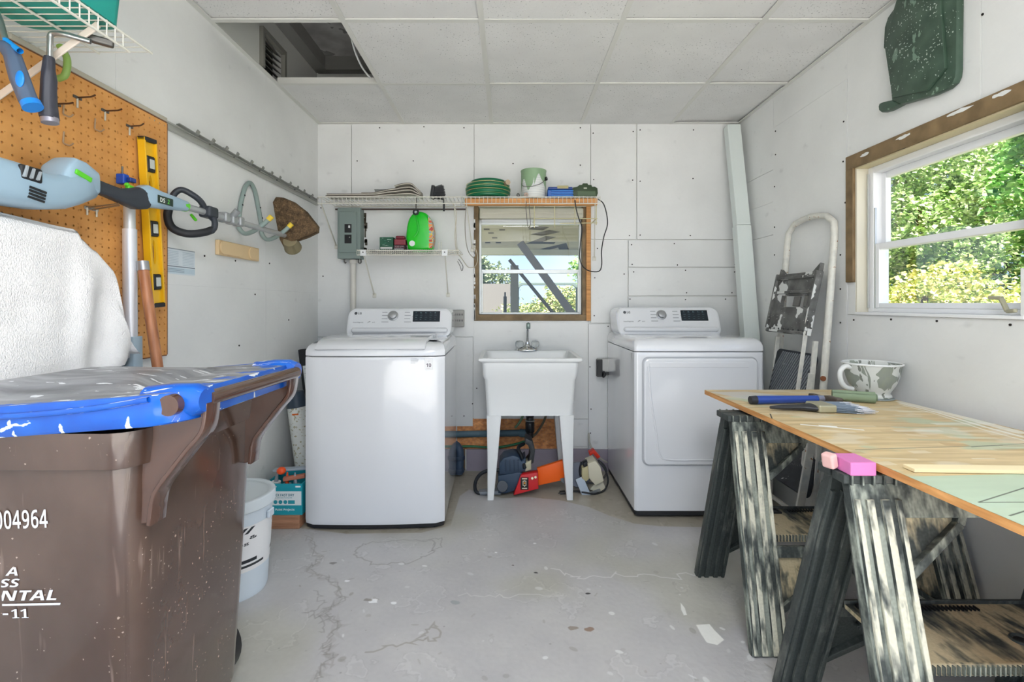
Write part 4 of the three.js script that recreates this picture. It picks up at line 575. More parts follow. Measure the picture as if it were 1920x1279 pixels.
{ // things on the shelf over the window
  const Y = DECK + 0.006, h = thing('garden_hose', 'coiled green garden hose on the shelf above the window', 'hose', [-0.137, Y, ZB + 0.17]);
  const gm = phy(0x0b6b46, 0.3); reseed(4);
  for (let k = 0; k < 5; k++) part('hose_turn', move(turn(new THREE.TorusGeometry(0.118 + [0.004, 0.012, 0.014, 0.008, -0.012][k], 0.0125, 12, 56), Math.PI / 2 + rr(-0.03, 0.03), 0, rr(-0.02, 0.03)), -0.137 + rr(-0.004, 0.004), Y + 0.0165 + k * 0.0225, ZB + 0.172), gm, h);
  for (let k = 0; k < 4; k++) part('stripe', move(turn(new THREE.TorusGeometry(0.13 + [0.004, 0.012, 0.014, 0.008][k], 0.0016, 6, 56), Math.PI / 2, 0, 0.01), -0.137, Y + 0.026 + k * 0.0225, ZB + 0.172), std(0xcfc98a, 0.5), h);
  part('coupling', [rod([-0.022, Y + 0.09, ZB + 0.255], [-0.008, Y + 0.088, ZB + 0.29], 0.016, 0.016, 14), rod([-0.03, Y + 0.091, ZB + 0.235], [-0.022, Y + 0.09, ZB + 0.255], 0.012)], std(0xb9a58c, 0.45, { metalness: 0.4 }), h);
  part('tie_cord', tube([[-0.245, Y + 0.002, ZB + 0.23], [-0.25, Y + 0.05, ZB + 0.245], [-0.24, Y + 0.1, ZB + 0.235], [-0.22, Y + 0.115, ZB + 0.2]], 0.003, false, 24, 6), M.wire, h);
  const c = thing('paint_can', 'white paint can streaked with sage green paint on shelf', 'paint can', [0.155, Y, ZB + 0.18]);
  const canTex = print(512, 256, (g) => { g.fillStyle = '#dfe2df'; g.fillRect(0, 0, 512, 256); g.fillStyle = '#c9cecf'; for (let i = 0; i < 9; i++) g.fillRect(0, 120 + i * 14, 512, 3); g.fillStyle = '#8fae88'; g.beginPath(); g.moveTo(0, 0); for (let x = 0; x <= 512; x += 8) { const d = 125 + 80 * smooth(-0.25, 0.15, noise(x * 0.012, 3, 1)) + 30 * noise(x * 0.05, 1, 2); g.lineTo(x, d); } g.lineTo(512, 0); g.fill(); g.fillStyle = '#1c1e1e'; });
  const wall = lathe([[0.079, 0], [0.08, 0.03], [0.08, 0.06], [0.08, 0.09], [0.08, 0.12], [0.08, 0.15], [0.08, 0.176], [0.0825, 0.18], [0.0825, 0.186], [0.078, 0.187]], 0.155, Y, ZB + 0.18, 40); wall.userData.ownUV = true; part('can', wall, std(0xffffff, 0.4, { map: canTex }), c);
  part('lid', lathe([[0.078, 0.187], [0.072, 0.181], [0.0001, 0.181]], 0.155, Y, ZB + 0.18, 40), std(0x93b08c, 0.4), c);
  part('bail', tube([[0.077, Y + 0.1, ZB + 0.2], [0.09, Y + 0.072, ZB + 0.25], [0.14, Y + 0.067, ZB + 0.272], [0.2, Y + 0.09, ZB + 0.255], [0.231, Y + 0.13, ZB + 0.215]], 0.0018, false, 40, 6), M.darkSteel, c); part('bail_ear', rod([0.227, Y + 0.128, ZB + 0.21], [0.238, Y + 0.13, ZB + 0.216], 0.012, 0.012, 16), M.black, c);
  const b = thing('drill_bit_case', 'blue ribbed plastic case between paint can and green charger', 'case', [0.32, Y, ZB + 0.2]); part('tray', span(0.24, 0.4, Y + 0.0005, Y + 0.052, ZB + 0.15, ZB + 0.25, 0.006), phy(0x2160b4, 0.35), b);
  for (let i = 0; i < 3; i++) part('rib', span(0.262, 0.401, Y + 0.008 + i * 0.016, Y + 0.016 + i * 0.016, ZB + 0.249, ZB + 0.258, 0.003), phy(0x3b86d8, 0.35), b); part('lid', span(0.243, 0.397, Y + 0.052, Y + 0.07, ZB + 0.152, ZB + 0.248, 0.006), phy(0x1b3f86, 0.35), b); part('latch', span(0.3, 0.37, Y + 0.058, Y + 0.076, ZB + 0.24, ZB + 0.254, 0.003), std(0xb8ad7c, 0.5), b);
  const ch = thing('battery_charger', 'dark green battery charger at right end of window shelf', 'charger', [0.475, Y, ZB + 0.2]); const dg = phy(0x35482c, 0.45);
  part('body', creased(extr(shape([[0.4, Y + 0.001], [0.545, Y + 0.001], [0.556, Y + 0.03], [0.553, Y + 0.062], [0.535, Y + 0.072], [0.52, Y + 0.07], [0.515, Y + 0.082], [0.495, Y + 0.083], [0.49, Y + 0.092], [0.462, Y + 0.092], [0.456, Y + 0.083], [0.44, Y + 0.082], [0.425, Y + 0.07], [0.4, Y + 0.066], [0.394, Y + 0.04]]), 0.11, 0.006), 0.5).translate(0, 0, ZB + 0.14), dg, ch); part('front_panel', span(0.425, 0.54, Y + 0.008, Y + 0.042, ZB + 0.249, ZB + 0.256, 0.003), phy(0x4c6143, 0.4), ch); part('badge', span(0.466, 0.486, Y + 0.056, Y + 0.064, ZB + 0.2495, ZB + 0.252), std(0xc5c8b8, 0.5), ch);
  part('power_cord', [tube([at(1078, 375, 3.02), at(1080, 390, 3.02), at(1086, 412, 3.02), at(1091, 425, 3.04), at(1088, 460, 3.1), at(1087, 485, 3.2), at(1093, 500, 3.24), at(1105, 508, 3.26), at(1124, 508, 3.26), at(1128, 498, 3.26), at(1128, 470, 3.24), at(1132, 445, 3.2), at(1139, 420, 3.14), at(1136, 395, 3.1), at(1130, 380, 3.06), at(1122, 374, 3.03)], 0.0035, false, 140, 6)], M.blackSoft, ch);
  solid('tape_roll', turn(new THREE.TorusGeometry(0.009, 0.005, 10, 20), 0, 0, 0).translate(0.104, Y + 0.0152, ZB + 0.27), std(0xc9b2a2, 0.6), 'tiny tan ring in front of the paint can', 'ring'); solid('hose_washer', turn(new THREE.TorusGeometry(0.009, 0.004, 10, 20), 0, 0.7, 0).translate(0.055, Y + 0.0142, ZB + 0.26), std(0x6b6a66, 0.5), 'tiny grey ring right of the green hose', 'ring');
  // loose wires between the shelves
  solid('loose_cable', tube([at(848, 378, 3.05), at(856, 400, 3.06), at(853, 440, 3.08), at(856, 470, 3.1), at(866, 485, 3.2), at(880, 502, 3.28), at(890, 500, 3.28), at(895, 490, 3.27), at(893, 470, 3.27), at(886, 458, 3.27)], 0.0025, false, 90, 6), std(0xc9c2ae, 0.5), 'thin cream cable looping left of the back window', 'cable');
  solid('loose_cable', tube([at(874, 388, 3.05), at(872, 420, 3.06), at(874, 455, 3.06), at(880, 475, 3.15), at(892, 487, 3.28)], 0.0025, false, 60, 6), std(0x9c968a, 0.5), 'thin grey cable hanging beside the back window frame', 'cable');
  solid('twist_wire', tube([at(858, 490, 3.24), at(862, 498, 3.26), at(866, 508, 3.26), at(868, 500, 3.26), at(860, 486, 3.22)], 0.002, false, 40, 6), M.darkSteel, 'short dark twisted wire end left of the back window', 'wire');
}

// ------------------------------------------------------------------ left wall
{ // pegboard: a grid of cells, each with a real hole
  const z0 = -1.837, y0 = 0.937, nz = 36, ny = 34, p = 0.0254, x1 = XL + 0.018, x0 = XL + 0.013, R = 0.0034, pos = [], idx = [];
  const v = (x, y, z) => { pos.push(x, y, z); return pos.length / 3 - 1; };
  for (let j = 0; j < ny; j++) for (let i = 0; i < nz; i++) {
    const cz = z0 + (i + 0.5) * p, cy = y0 + (j + 0.5) * p, o = [], q = [], d = [];
    for (let k = 0; k < 8; k++) { const a = (k + 0.5) * Math.PI / 4, c = Math.cos(a), s = Math.sin(a), m = Math.max(Math.abs(c), Math.abs(s)); o.push(v(x1, cy + s / m * p / 2, cz + c / m * p / 2)); q.push(v(x1, cy + s * R, cz + c * R)); d.push(v(x0, cy + s * R, cz + c * R)); }
    for (let k = 0; k < 8; k++) { const n = (k + 1) % 8; idx.push(o[k], q[k], q[n], o[k], q[n], o[n], q[k], d[k], d[n], q[k], d[n], q[n]); }
    for (let k = 0; k < 4; k++) { const c = [[1, 1], [-1, 1], [-1, -1], [1, -1]][k], w = v(x1, cy + c[1] * p / 2, cz + c[0] * p / 2); idx.push(w, o[k * 2], o[(k * 2 + 1) % 8]); }
  }
  const g = new THREE.BufferGeometry(); g.setAttribute('position', new THREE.Float32BufferAttribute(pos, 3)); g.setIndex(idx); const gg = g.toNonIndexed(); gg.computeVertexNormals();
  const t = thing('pegboard', 'orange brown perforated pegboard on the left wall', 'pegboard', [XL, y0, -1.38]);
  const m = std(0xffffff, 0.5, { map: dtex(512, 0.8, (x, y) => { const k = tile(x, y, (a, b) => fbm(a * 7, b * 7, 6, 5)), s = tile(x, y, (a, b) => noise(a * 60, b * 60, 2)); const q = s > 0.5 ? -22 : 0; return [220 + 34 * k + q, 156 + 36 * k + q, 84 + 32 * k + q]; }) });
  part('board', gg, m, t);
  part('edge', [span(x0, x1, y0 - 0.004, y0, z0, z0 + nz * p), span(x0, x1, y0 + ny * p, y0 + ny * p + 0.004, z0, z0 + nz * p), span(x0, x1, y0, y0 + ny * p, z0 - 0.004, z0)], std(0x7a4a28, 0.7), t);
  part('batten', span(XL + 0.0005, x0 - 0.0002, y0 + 0.02, y0 + 0.06, z0 + 0.01, z0 + nz * p - 0.02), M.wood, t); part('batten', span(XL + 0.0005, x0 - 0.0002, y0 + ny * p - 0.05, y0 + ny * p - 0.01, z0 + 0.01, z0 + nz * p - 0.02), M.wood, t);
  part('top_rail', span(XL + 0.0005, XL + 0.02, y0 + ny * p + 0.005, y0 + ny * p + 0.02, z0, -1.26, 0.002), std(0xb8b2a2, 0.5), t);
}
const PX = XL + 0.019, wallPt = (px, py, X = PX) => { const z = -X * FOCAL / (px - CX); return [X, EYE + (py - CY) * z / FOCAL, z]; };
{ // peg hooks
  const hook = (px, py, len, rise, kind, label) => {
    const [x, y, z] = wallPt(px, py), t = thing('peg_hook', label, 'hook', [x, y, z], 0, 'steel hooks on the pegboard');
    if (kind === 'arm') { part('plate', [span(x, x + 0.004, y - 0.004, y + 0.004, z - 0.014, z + 0.014, 0.001)], M.darkSteel, t); part('leg', rod([x + 0.002, y, z], [x + 0.002, y - 0.03, z], 0.0028, 0.0028, 6), std(0xc9c4b4, 0.5), t); part('arm', bent([[x + 0.002, y, z], [x + len * 0.8, y + rise * 0.3, z], [x + len, y + rise, z]], 0.0024, 0.01, 6), std(0x5d3f2c, 0.5, { metalness: 0.5 }), t); }
    else part('loop', bent([[x, y + 0.03, z - 0.003], [x + 0.003, y - 0.005, z + 0.003], [x + 0.02, y - 0.012, z], [x + 0.03, y - 0.004, z]], 0.0024, 0.006, 6), std(0xb49a7c, 0.5, { metalness: 0.4 }), t);
  };
  hook(144, 183, 0.055, 0.008, 'arm', 'first straight steel peg hook right of the black grip'); hook(196, 208, 0.055, 0.006, 'arm', 'straight steel peg hook high on middle of pegboard'); hook(242, 237, 0.05, 0.01, 'arm', 'straight steel peg hook nearest the yellow level top');
  hook(104, 195, 0.05, 0.004, 'arm', 'steel peg hook partly behind the black grip'); hook(177, 240, 0.03, 0, 'loop', 'upper bent wire peg hook on the pegboard'); hook(118, 266, 0.03, 0, 'loop', 'lower bent wire peg hook on the pegboard'); hook(118, 212, 0.01, 0, 'loop', 'short bent wire peg hook beside the black grip');
  const [x, y, z] = wallPt(168, 391), t = thing('peg_hook', 'double-pronged steel peg hook below the trimmer handle', 'hook', [x, y, z], 0, 'steel hooks on the pegboard');
  part('plate', span(x, x + 0.003, y - 0.005, y + 0.005, z - 0.03, z + 0.02, 0.001), M.steel, t); for (const d of [-0.022, 0.012]) part('leg', rod([x + 0.003, y, z + d], [x + 0.003, y - 0.022, z + d], 0.003, 0.003, 6), std(0xd6d2c6, 0.4, { metalness: 0.4 }), t); for (const d of [0.006, -0.006]) part('arm', rod([x + 0.002, y + d * 0.4, z + d], [x + 0.09, y + 0.012 + d * 0.4, z + d * 0.2], 0.0026, 0.0026, 6), std(0x9a7f60, 0.5, { metalness: 0.5 }), t);
}
{ // spirit level
  const t = thing('spirit_level', 'yellow spirit level hanging on the right edge of pegboard', 'level', [-1.256, 1.117, -1.735]);
  const ym = phy(0xf0bb1c, 0.32), a = V(-1.258, 1.7, -1.708), b = V(-1.258, 1.117, -1.752), L = a.distanceTo(b), q = new THREE.Group(); t.add(q); // level axis leans a little
  const mt = new THREE.Matrix4().makeBasis(b.clone().sub(a).normalize().cross(V(1, 0, 0)).negate(), b.clone().sub(a).normalize(), V(-1, 0, 0).multiplyScalar(1)).setPosition(a.clone().add(b).multiplyScalar(0.5));
  t.remove(q); const L2 = (g) => g.applyMatrix4(mt);   // own axes: x along the wall, y down the level, z into the wall
  const web = new THREE.Shape(); web.moveTo(-0.024, -L / 2); web.lineTo(0.024, -L / 2); web.lineTo(0.024, L / 2); web.lineTo(-0.024, L / 2); web.closePath();
  for (const yy of [-0.125, 0.1]) web.holes.push((() => { const h = new THREE.Path(); h.absellipse(0, yy, 0.0085, 0.043, 0, Math.PI * 2); return h; })());
  part('web', L2(extr(web, 0.008).translate(0, 0, -0.004)), ym, t); part('flange', L2(span(-0.03, -0.024, -L / 2, L / 2, -0.013, 0.013, 0.001)), ym, t); part('flange', L2(span(0.024, 0.03, -L / 2, L / 2, -0.013, 0.013, 0.001)), ym, t);
  for (const yy of [-L / 2 + 0.005, L / 2 - 0.005]) part('end_cap', L2(span(-0.03, 0.03, yy - 0.008, yy + 0.008, -0.0135, 0.0135, 0.003)), M.black, t);
  for (const yy of [-0.205, 0.018, 0.205]) { const s = part('vial_block', L2(span(-0.019, 0.019, yy - 0.028, yy + 0.028, -0.0125, 0.0095, 0.006)), M.black, t); part('vial', L2(span(-0.011, 0.011, yy - 0.016, yy + 0.016, -0.0145, -0.012, 0.003)), phy(0xc9cdc4, 0.15), t); }
  part('maker_mark', L2(span(-0.012, 0.012, L / 2 - 0.075, L / 2 - 0.066, -0.0052, -0.004)), M.black, t); part('maker_mark', L2(span(-0.012, 0.008, -L / 2 + 0.06, -L / 2 + 0.067, -0.0052, -0.004)), std(0x9a3a20, 0.5), t);
}
{ // pole, wooden handle
  const p = thing('extension_pole', 'white aluminium pole with blue grey foot on pegboard', 'pole', [-1.2, 0, -1.6]);
  part('tube', [rod([-1.232, 0.62, -1.602], [-1.24, 1.37, -1.606], 0.02, 0.02, 24)], std(0xdcdde2, 0.3, { metalness: 0.35 }), p); part('upper_tube', rod([-1.24, 1.37, -1.606], [-1.242, 1.45, -1.607], 0.0165, 0.0165, 24), std(0xcfd0cf, 0.3, { metalness: 0.4 }), p);
  part('foot', creased(loft([[-0.022, 0.0], [-0.024, 0.5], [-0.026, 0.68], [-0.022, 0.85], [-0.021, 1.02]].map(([w, y]) => ringRR(-1.228 + w, -1.228 - w, -1.602 + w, -1.602 - w, 0.008, y, 3))), 0.8), std(0xa8bcc8, 0.5), p);
  const h = thing('broomstick', 'copper brown wooden handle with metal cap leaning by level', 'stick', [-1.0, 0, -1.6]);
  part('shaft', rod([-1.0, 0.012, -1.585], [-1.2045, 1.243, -1.618], 0.0165, 0.0155, 20), std(0xffffff, 0.4, { map: dtex(256, 0.3, (x, y) => { const k = tile(x, y, (a, b) => fbm(a * 20, b * 3, 3, 4)); return [176 + 60 * k, 116 + 50 * k, 78 + 40 * k]; }) }), h); part('cap', rod([-1.2035, 1.236, -1.6178], [-1.208, 1.266, -1.6186], 0.0185, 0.0175, 20), M.greyKnob, h);
}
{ // sticker and beige peg strip
  const z0 = -1.85, z1 = -2.025, s = thing('instruction_label', 'white and pale blue instruction label on the left wall', 'label', [XL + 0.001, 1.24, -1.94]);
  const g = quad(0.176, 0.1); turn(g, 0, Math.PI / 2, 0); g.translate(XL + 0.0016, 1.291, -1.938); g.userData.ownUV = true;
  part('paper', g, std(0xffffff, 0.6, { map: print(512, 290, (c) => { c.fillStyle = '#d9e2e8'; c.fillRect(0, 0, 512, 290); c.fillStyle = '#6f7c88'; c.fillRect(0, 0, 512, 8); c.fillRect(0, 196, 512, 10); c.fillStyle = '#bccad4'; for (let i = 0; i < 9; i++) { c.fillRect(20, 30 + i * 18, 200, 8); c.fillRect(290, 30 + i * 18, 200, 8); } c.fillStyle = '#c2d4de'; c.fillRect(0, 215, 512, 60); c.fillStyle = '#8fa0ae'; for (let i = 0; i < 3; i++) c.fillRect(20, 226 + i * 16, 300, 6); }) }), s);
  const b = thing('wooden_peg_strip', 'beige wooden strip with two round pads on left wall', 'strip', [XL, 1.342, -2.34]); const bm = std(0xe3c79a, 0.55);
  part('strip', span(XL + 0.0005, XL + 0.018, 1.343, 1.41, -2.515, -2.165, 0.004), bm, b);
  part('pad', move(turn(extr(rrect(-0.09, -0.03, 0.09, 0.03, 0.028), 0.008, 0.003), 0, Math.PI / 2, 0), XL + 0.0175, 1.377, -2.26), bm, b); part('pad', move(turn(extr(rrect(-0.045, -0.03, 0.045, 0.03, 0.029), 0.008, 0.003), 0, Math.PI / 2, 0), XL + 0.0175, 1.377, -2.455), bm, b);
}
{ // tool rail
  const t = thing('tool_rail', 'long grey metal clip rail on the left wall', 'rail', [XL, 1.785, -2.5]);
  part('track', [span(XL + 0.0005, XL + 0.01, 1.786, 1.814, -3.3, -1.75, 0.001), span(XL + 0.01, XL + 0.016, 1.808, 1.814, -3.3, -1.75), span(XL + 0.01, XL + 0.016, 1.786, 1.792, -3.3, -1.75)], std(0xb9bab4, 0.4, { metalness: 0.5 }), t);
  reseed(33); const cm = std(0x92938e, 0.45, { metalness: 0.5 });
  for (let k = 0; k < 13; k++) { const z = -1.93 - k * 0.105 + rr(-0.02, 0.02); part('spring_clip', [bar([XL + 0.016, 1.822, z + 0.04], [XL + 0.042, 1.804, z - 0.035], 0.02, 0.004, [0, 1, 0], 0.001), bar([XL + 0.04, 1.803, z - 0.035], [XL + 0.046, 1.824, z - 0.042], 0.006, 0.016, [0, 0, 1], 0.001)], cm, t); if (k % 2) part('hook_tab', rod([XL + 0.016, 1.806, z - 0.055], [XL + 0.034, 1.822, z - 0.056], 0.0035, 0.0035, 6), M.darkSteel, t); }
}
{ // two-armed wall hook
  const m = std(0x8fa09a, 0.4), y = std(0xe8c83c, 0.5), t = thing('wall_hook', 'grey green looped wall hook with yellow tips holding the trimmer', 'hook', [XL, 1.46, -2.44]);
  part('loop', tube([[XL + 0.012, 1.53, -2.335], [XL + 0.011, 1.62, -2.36], [XL + 0.011, 1.7, -2.4], [XL + 0.011, 1.727, -2.44], [XL + 0.011, 1.7, -2.482], [XL + 0.011, 1.62, -2.52], [XL + 0.012, 1.53, -2.552]], 0.0105, false, 60, 10), m, t);
  for (const z of [-2.335, -2.552]) { part('arm', tube([[XL + 0.012, 1.53, z], [XL + 0.013, 1.49, z], [XL + 0.035, 1.462, z - 0.005], [XL + 0.075, 1.47, z - 0.005], [-1.165, 1.512, z - 0.01], [-1.148, 1.53, z - 0.012]], 0.0105, false, 40, 10), m, t); part('tip', rod([-1.15, 1.5275, z - 0.0118], [-1.134, 1.545, z - 0.0135], 0.0125, 0.0125, 14), y, t); }
  for (const [yy, z] of [[1.65, -2.372], [1.6, -2.353], [1.62, -2.521], [1.57, -2.54]]) part('bolt_hole', rod([XL + 0.0205, yy, z], [XL + 0.0225, yy, z], 0.0045, 0.0045, 8), M.black, t);
}
{ // string trimmer along the wall
  const t = thing('string_trimmer', 'pale blue cordless string trimmer hung along left wall', 'trimmer', [-1.19, 1.37, -1.85]);
  const bl = phy(0x9fbacb, 0.38), dk = phy(0x32373f, 0.5), gr = phy(0x5fd02a, 0.35), X = -1.19;
  const ringAt = (z, y, hx, hy, n = 20, p = 0.6) => { const o = []; for (let i = 0; i < n; i++) { const a = i / n * Math.PI * 2, c = Math.cos(a), s = Math.sin(a); o.push([X + hx * Math.sign(c) * Math.abs(c) ** p, y + hy * Math.sign(s) * Math.abs(s) ** p, z]); } return o; };
  part('motor_housing', creased(loft([ringAt(-0.93, 1.415, 0.02, 0.03), ringAt(-0.96, 1.412, 0.045, 0.045), ringAt(-1.05, 1.41, 0.06, 0.052), ringAt(-1.15, 1.41, 0.06, 0.052), ringAt(-1.23, 1.408, 0.056, 0.046), ringAt(-1.29, 1.42, 0.05, 0.046), ringAt(-1.34, 1.444, 0.044, 0.048), ringAt(-1.385, 1.456, 0.034, 0.036), ringAt(-1.395, 1.458, 0.02, 0.025)]), 1.0), bl, t);
  part('battery', creased(loft([ringAt(-1.275, 1.44, 0.03, 0.02, 20, 0.4), ringAt(-1.29, 1.46, 0.04, 0.035, 20, 0.4), ringAt(-1.315, 1.476, 0.041, 0.042, 20, 0.4), ringAt(-1.345, 1.476, 0.04, 0.04, 20, 0.4), ringAt(-1.385, 1.466, 0.037, 0.034, 20, 0.4), ringAt(-1.4, 1.46, 0.026, 0.022, 20, 0.4)]), 0.6), bl, t);
  part('battery_latch', bar([X + 0.043, 1.478, -1.3], [X + 0.043, 1.465, -1.35], 0.006, 0.014, [0, 1, 0], 0.003), gr, t); part('release_button', box(0.012, 0.03, 0.05, X + 0.052, 1.42, -1.1, 0.006), gr, t); part('vent_window', box(0.012, 0.036, 0.055, X + 0.055, 1.434, -1.165, 0.006), M.black, t);
  for (let k = 0; k < 3; k++) part('vent_fin', bar([X + 0.061, 1.449 - k * 0.003, -1.15 - k * 0.016], [X + 0.063, 1.422, -1.142 - k * 0.016], 0.004, 0.009, [1, 0, 0]), std(0xa9b0b4, 0.5), t);
  for (let k = 0; k < 4; k++) part('vent_slot', bar([X + 0.0612 - k * 0.0016, 1.402 - k * 0.0075, -1.158], [X + 0.0602 - k * 0.0016, 1.397 - k * 0.0075, -1.2], 0.003, 0.005, [0, 1, 0]), M.black, t);
  part('grip', creased(loft([ringAt(-1.38, 1.465, 0.02, 0.022), ringAt(-1.44, 1.462, 0.018, 0.019), ringAt(-1.5, 1.456, 0.019, 0.021), ringAt(-1.56, 1.462, 0.024, 0.036), ringAt(-1.6, 1.468, 0.026, 0.034)]), 1.0), dk, t);
  part('trigger', [bar([X, 1.492, -1.53], [X, 1.482, -1.6], 0.014, 0.016, [0, 1, 0], 0.004), bar([X, 1.5, -1.525], [X, 1.47, -1.575], 0.012, 0.012, [0, 1, 0], 0.004)], gr, t);
  part('front_housing', creased(loft([ringAt(-1.57, 1.475, 0.02, 0.025), ringAt(-1.6, 1.478, 0.03, 0.036), ringAt(-1.66, 1.478, 0.028, 0.03), ringAt(-1.75, 1.482, 0.022, 0.023), ringAt(-1.8, 1.484, 0.018, 0.018)]), 1.0), bl, t);
  part('collar', rod([X, 1.4835, -1.76], [X, 1.484, -1.805], 0.02, 0.0195, 18), gr, t);
  const em = quad(0.075, 0.026); turn(em, 0, Math.PI / 2, 0.0); em.translate(X + 0.0295, 1.474, -1.66); em.userData.ownUV = true; part('badge', em, std(0xffffff, 0.4, { map: print(256, 90, (g) => { g.fillStyle = '#23382c'; g.fillRect(0, 0, 256, 90); g.fillStyle = '#e9efe9'; g.font = 'bold 72px sans-serif'; g.fillText('DS', 36, 72); g.fillStyle = '#55c23a'; g.fillText('2', 160, 72); }) }), t);
  part('shaft', rod([X, 1.484, -1.79], [-1.19, 1.489, -2.62], 0.0125, 0.0125, 20), std(0xb9bcbd, 0.35, { metalness: 0.4 }), t);
  const P = (px, py, d) => at(px, py, d); part('loop_handle', tube([P(386, 400, 1.93), P(378, 380, 1.9), P(362, 366, 1.87), P(340, 356, 1.85), P(328, 362, 1.84), P(318, 385, 1.83), P(314, 408, 1.83), P(324, 428, 1.84), P(350, 438, 1.86), P(382, 436, 1.9), P(400, 430, 1.93), P(402, 414, 1.94), P(392, 404, 1.94)], 0.0115, false, 110, 12), dk, t);
  part('handle_grip', tube([P(318, 385, 1.83), P(314, 408, 1.83), P(324, 428, 1.84), P(350, 438, 1.86), P(382, 436, 1.9), P(398, 431, 1.93)], 0.0145, false, 60, 12), phy(0x202226, 0.6), t);
  part('handle_clamp', [box(0.05, 0.045, 0.06, X + 0.004, 1.487, -1.94, 0.01)], dk, t); part('clamp_lever', bar(P(358, 402, 1.9), P(368, 414, 1.9), 0.01, 0.01, undefined, 0.003), gr, t);
  for (let k = 0; k < 3; k++) part('shaft_coupler', box(0.042, 0.042, 0.035, X, 1.487, -2.05 - k * 0.055, 0.008), std(0xa4a7a8, 0.4, { metalness: 0.4 }), t); part('coupler_knob', rod([X, 1.49, -2.1], [X + 0.03, 1.525, -2.1], 0.014, 0.014, 12), std(0x8c8f90, 0.5), t);
  const gd = [[513, 380], [519, 370], [533, 371], [552, 379], [575, 397], [597, 425], [596, 436], [578, 445], [558, 452], [546, 461], [533, 463], [526, 450], [519, 415]].map(([a, b]) => at(a, b, 2.62)); const gs = shape(gd.map((p) => [p[0], p[1]]));
  const gg = extr(gs, 0.05, 0.012).translate(0, 0, -2.65); part('debris_guard', creased(gg, 0.9), std(0xffffff, 0.85, { map: dtex(256, 0.25, (x, y) => { const k = tile(x, y, (a, b) => fbm(a * 9, b * 9, 6, 5)), s = tile(x, y, (a, b) => noise(a * 34, b * 34, 3)); return [96 + 70 * k + 30 * s, 76 + 60 * k + 28 * s, 52 + 44 * k + 24 * s]; }), bumpMap: fineBump, bumpScale: 0.006 }), t, 'mud caked debris guard');
  part('cutting_head', [rod([-1.17, 1.43, -2.66], [-1.16, 1.46, -2.6], 0.045, 0.035, 20), rod([-1.19, 1.489, -2.62], [-1.165, 1.45, -2.63], 0.02)], std(0x8a7f62, 0.8, { bumpMap: fineBump, bumpScale: 0.004 }), t);
  const c = thing('blue_clamp', 'small blue plastic clamp above the trimmer trigger', 'clamp', [-1.245, 1.5, -1.59]); part('jaw', [span(-1.262, -1.235, 1.512, 1.545, -1.6, -1.575, 0.004)], phy(0x1f4fb4, 0.35), c); part('screw', rod([-1.25, 1.545, -1.588], [-1.25, 1.57, -1.588], 0.003), M.darkSteel, c); part('tab', span(-1.235, -1.22, 1.52, 1.535, -1.61, -1.585, 0.003), phy(0x173a86, 0.35), c);
}
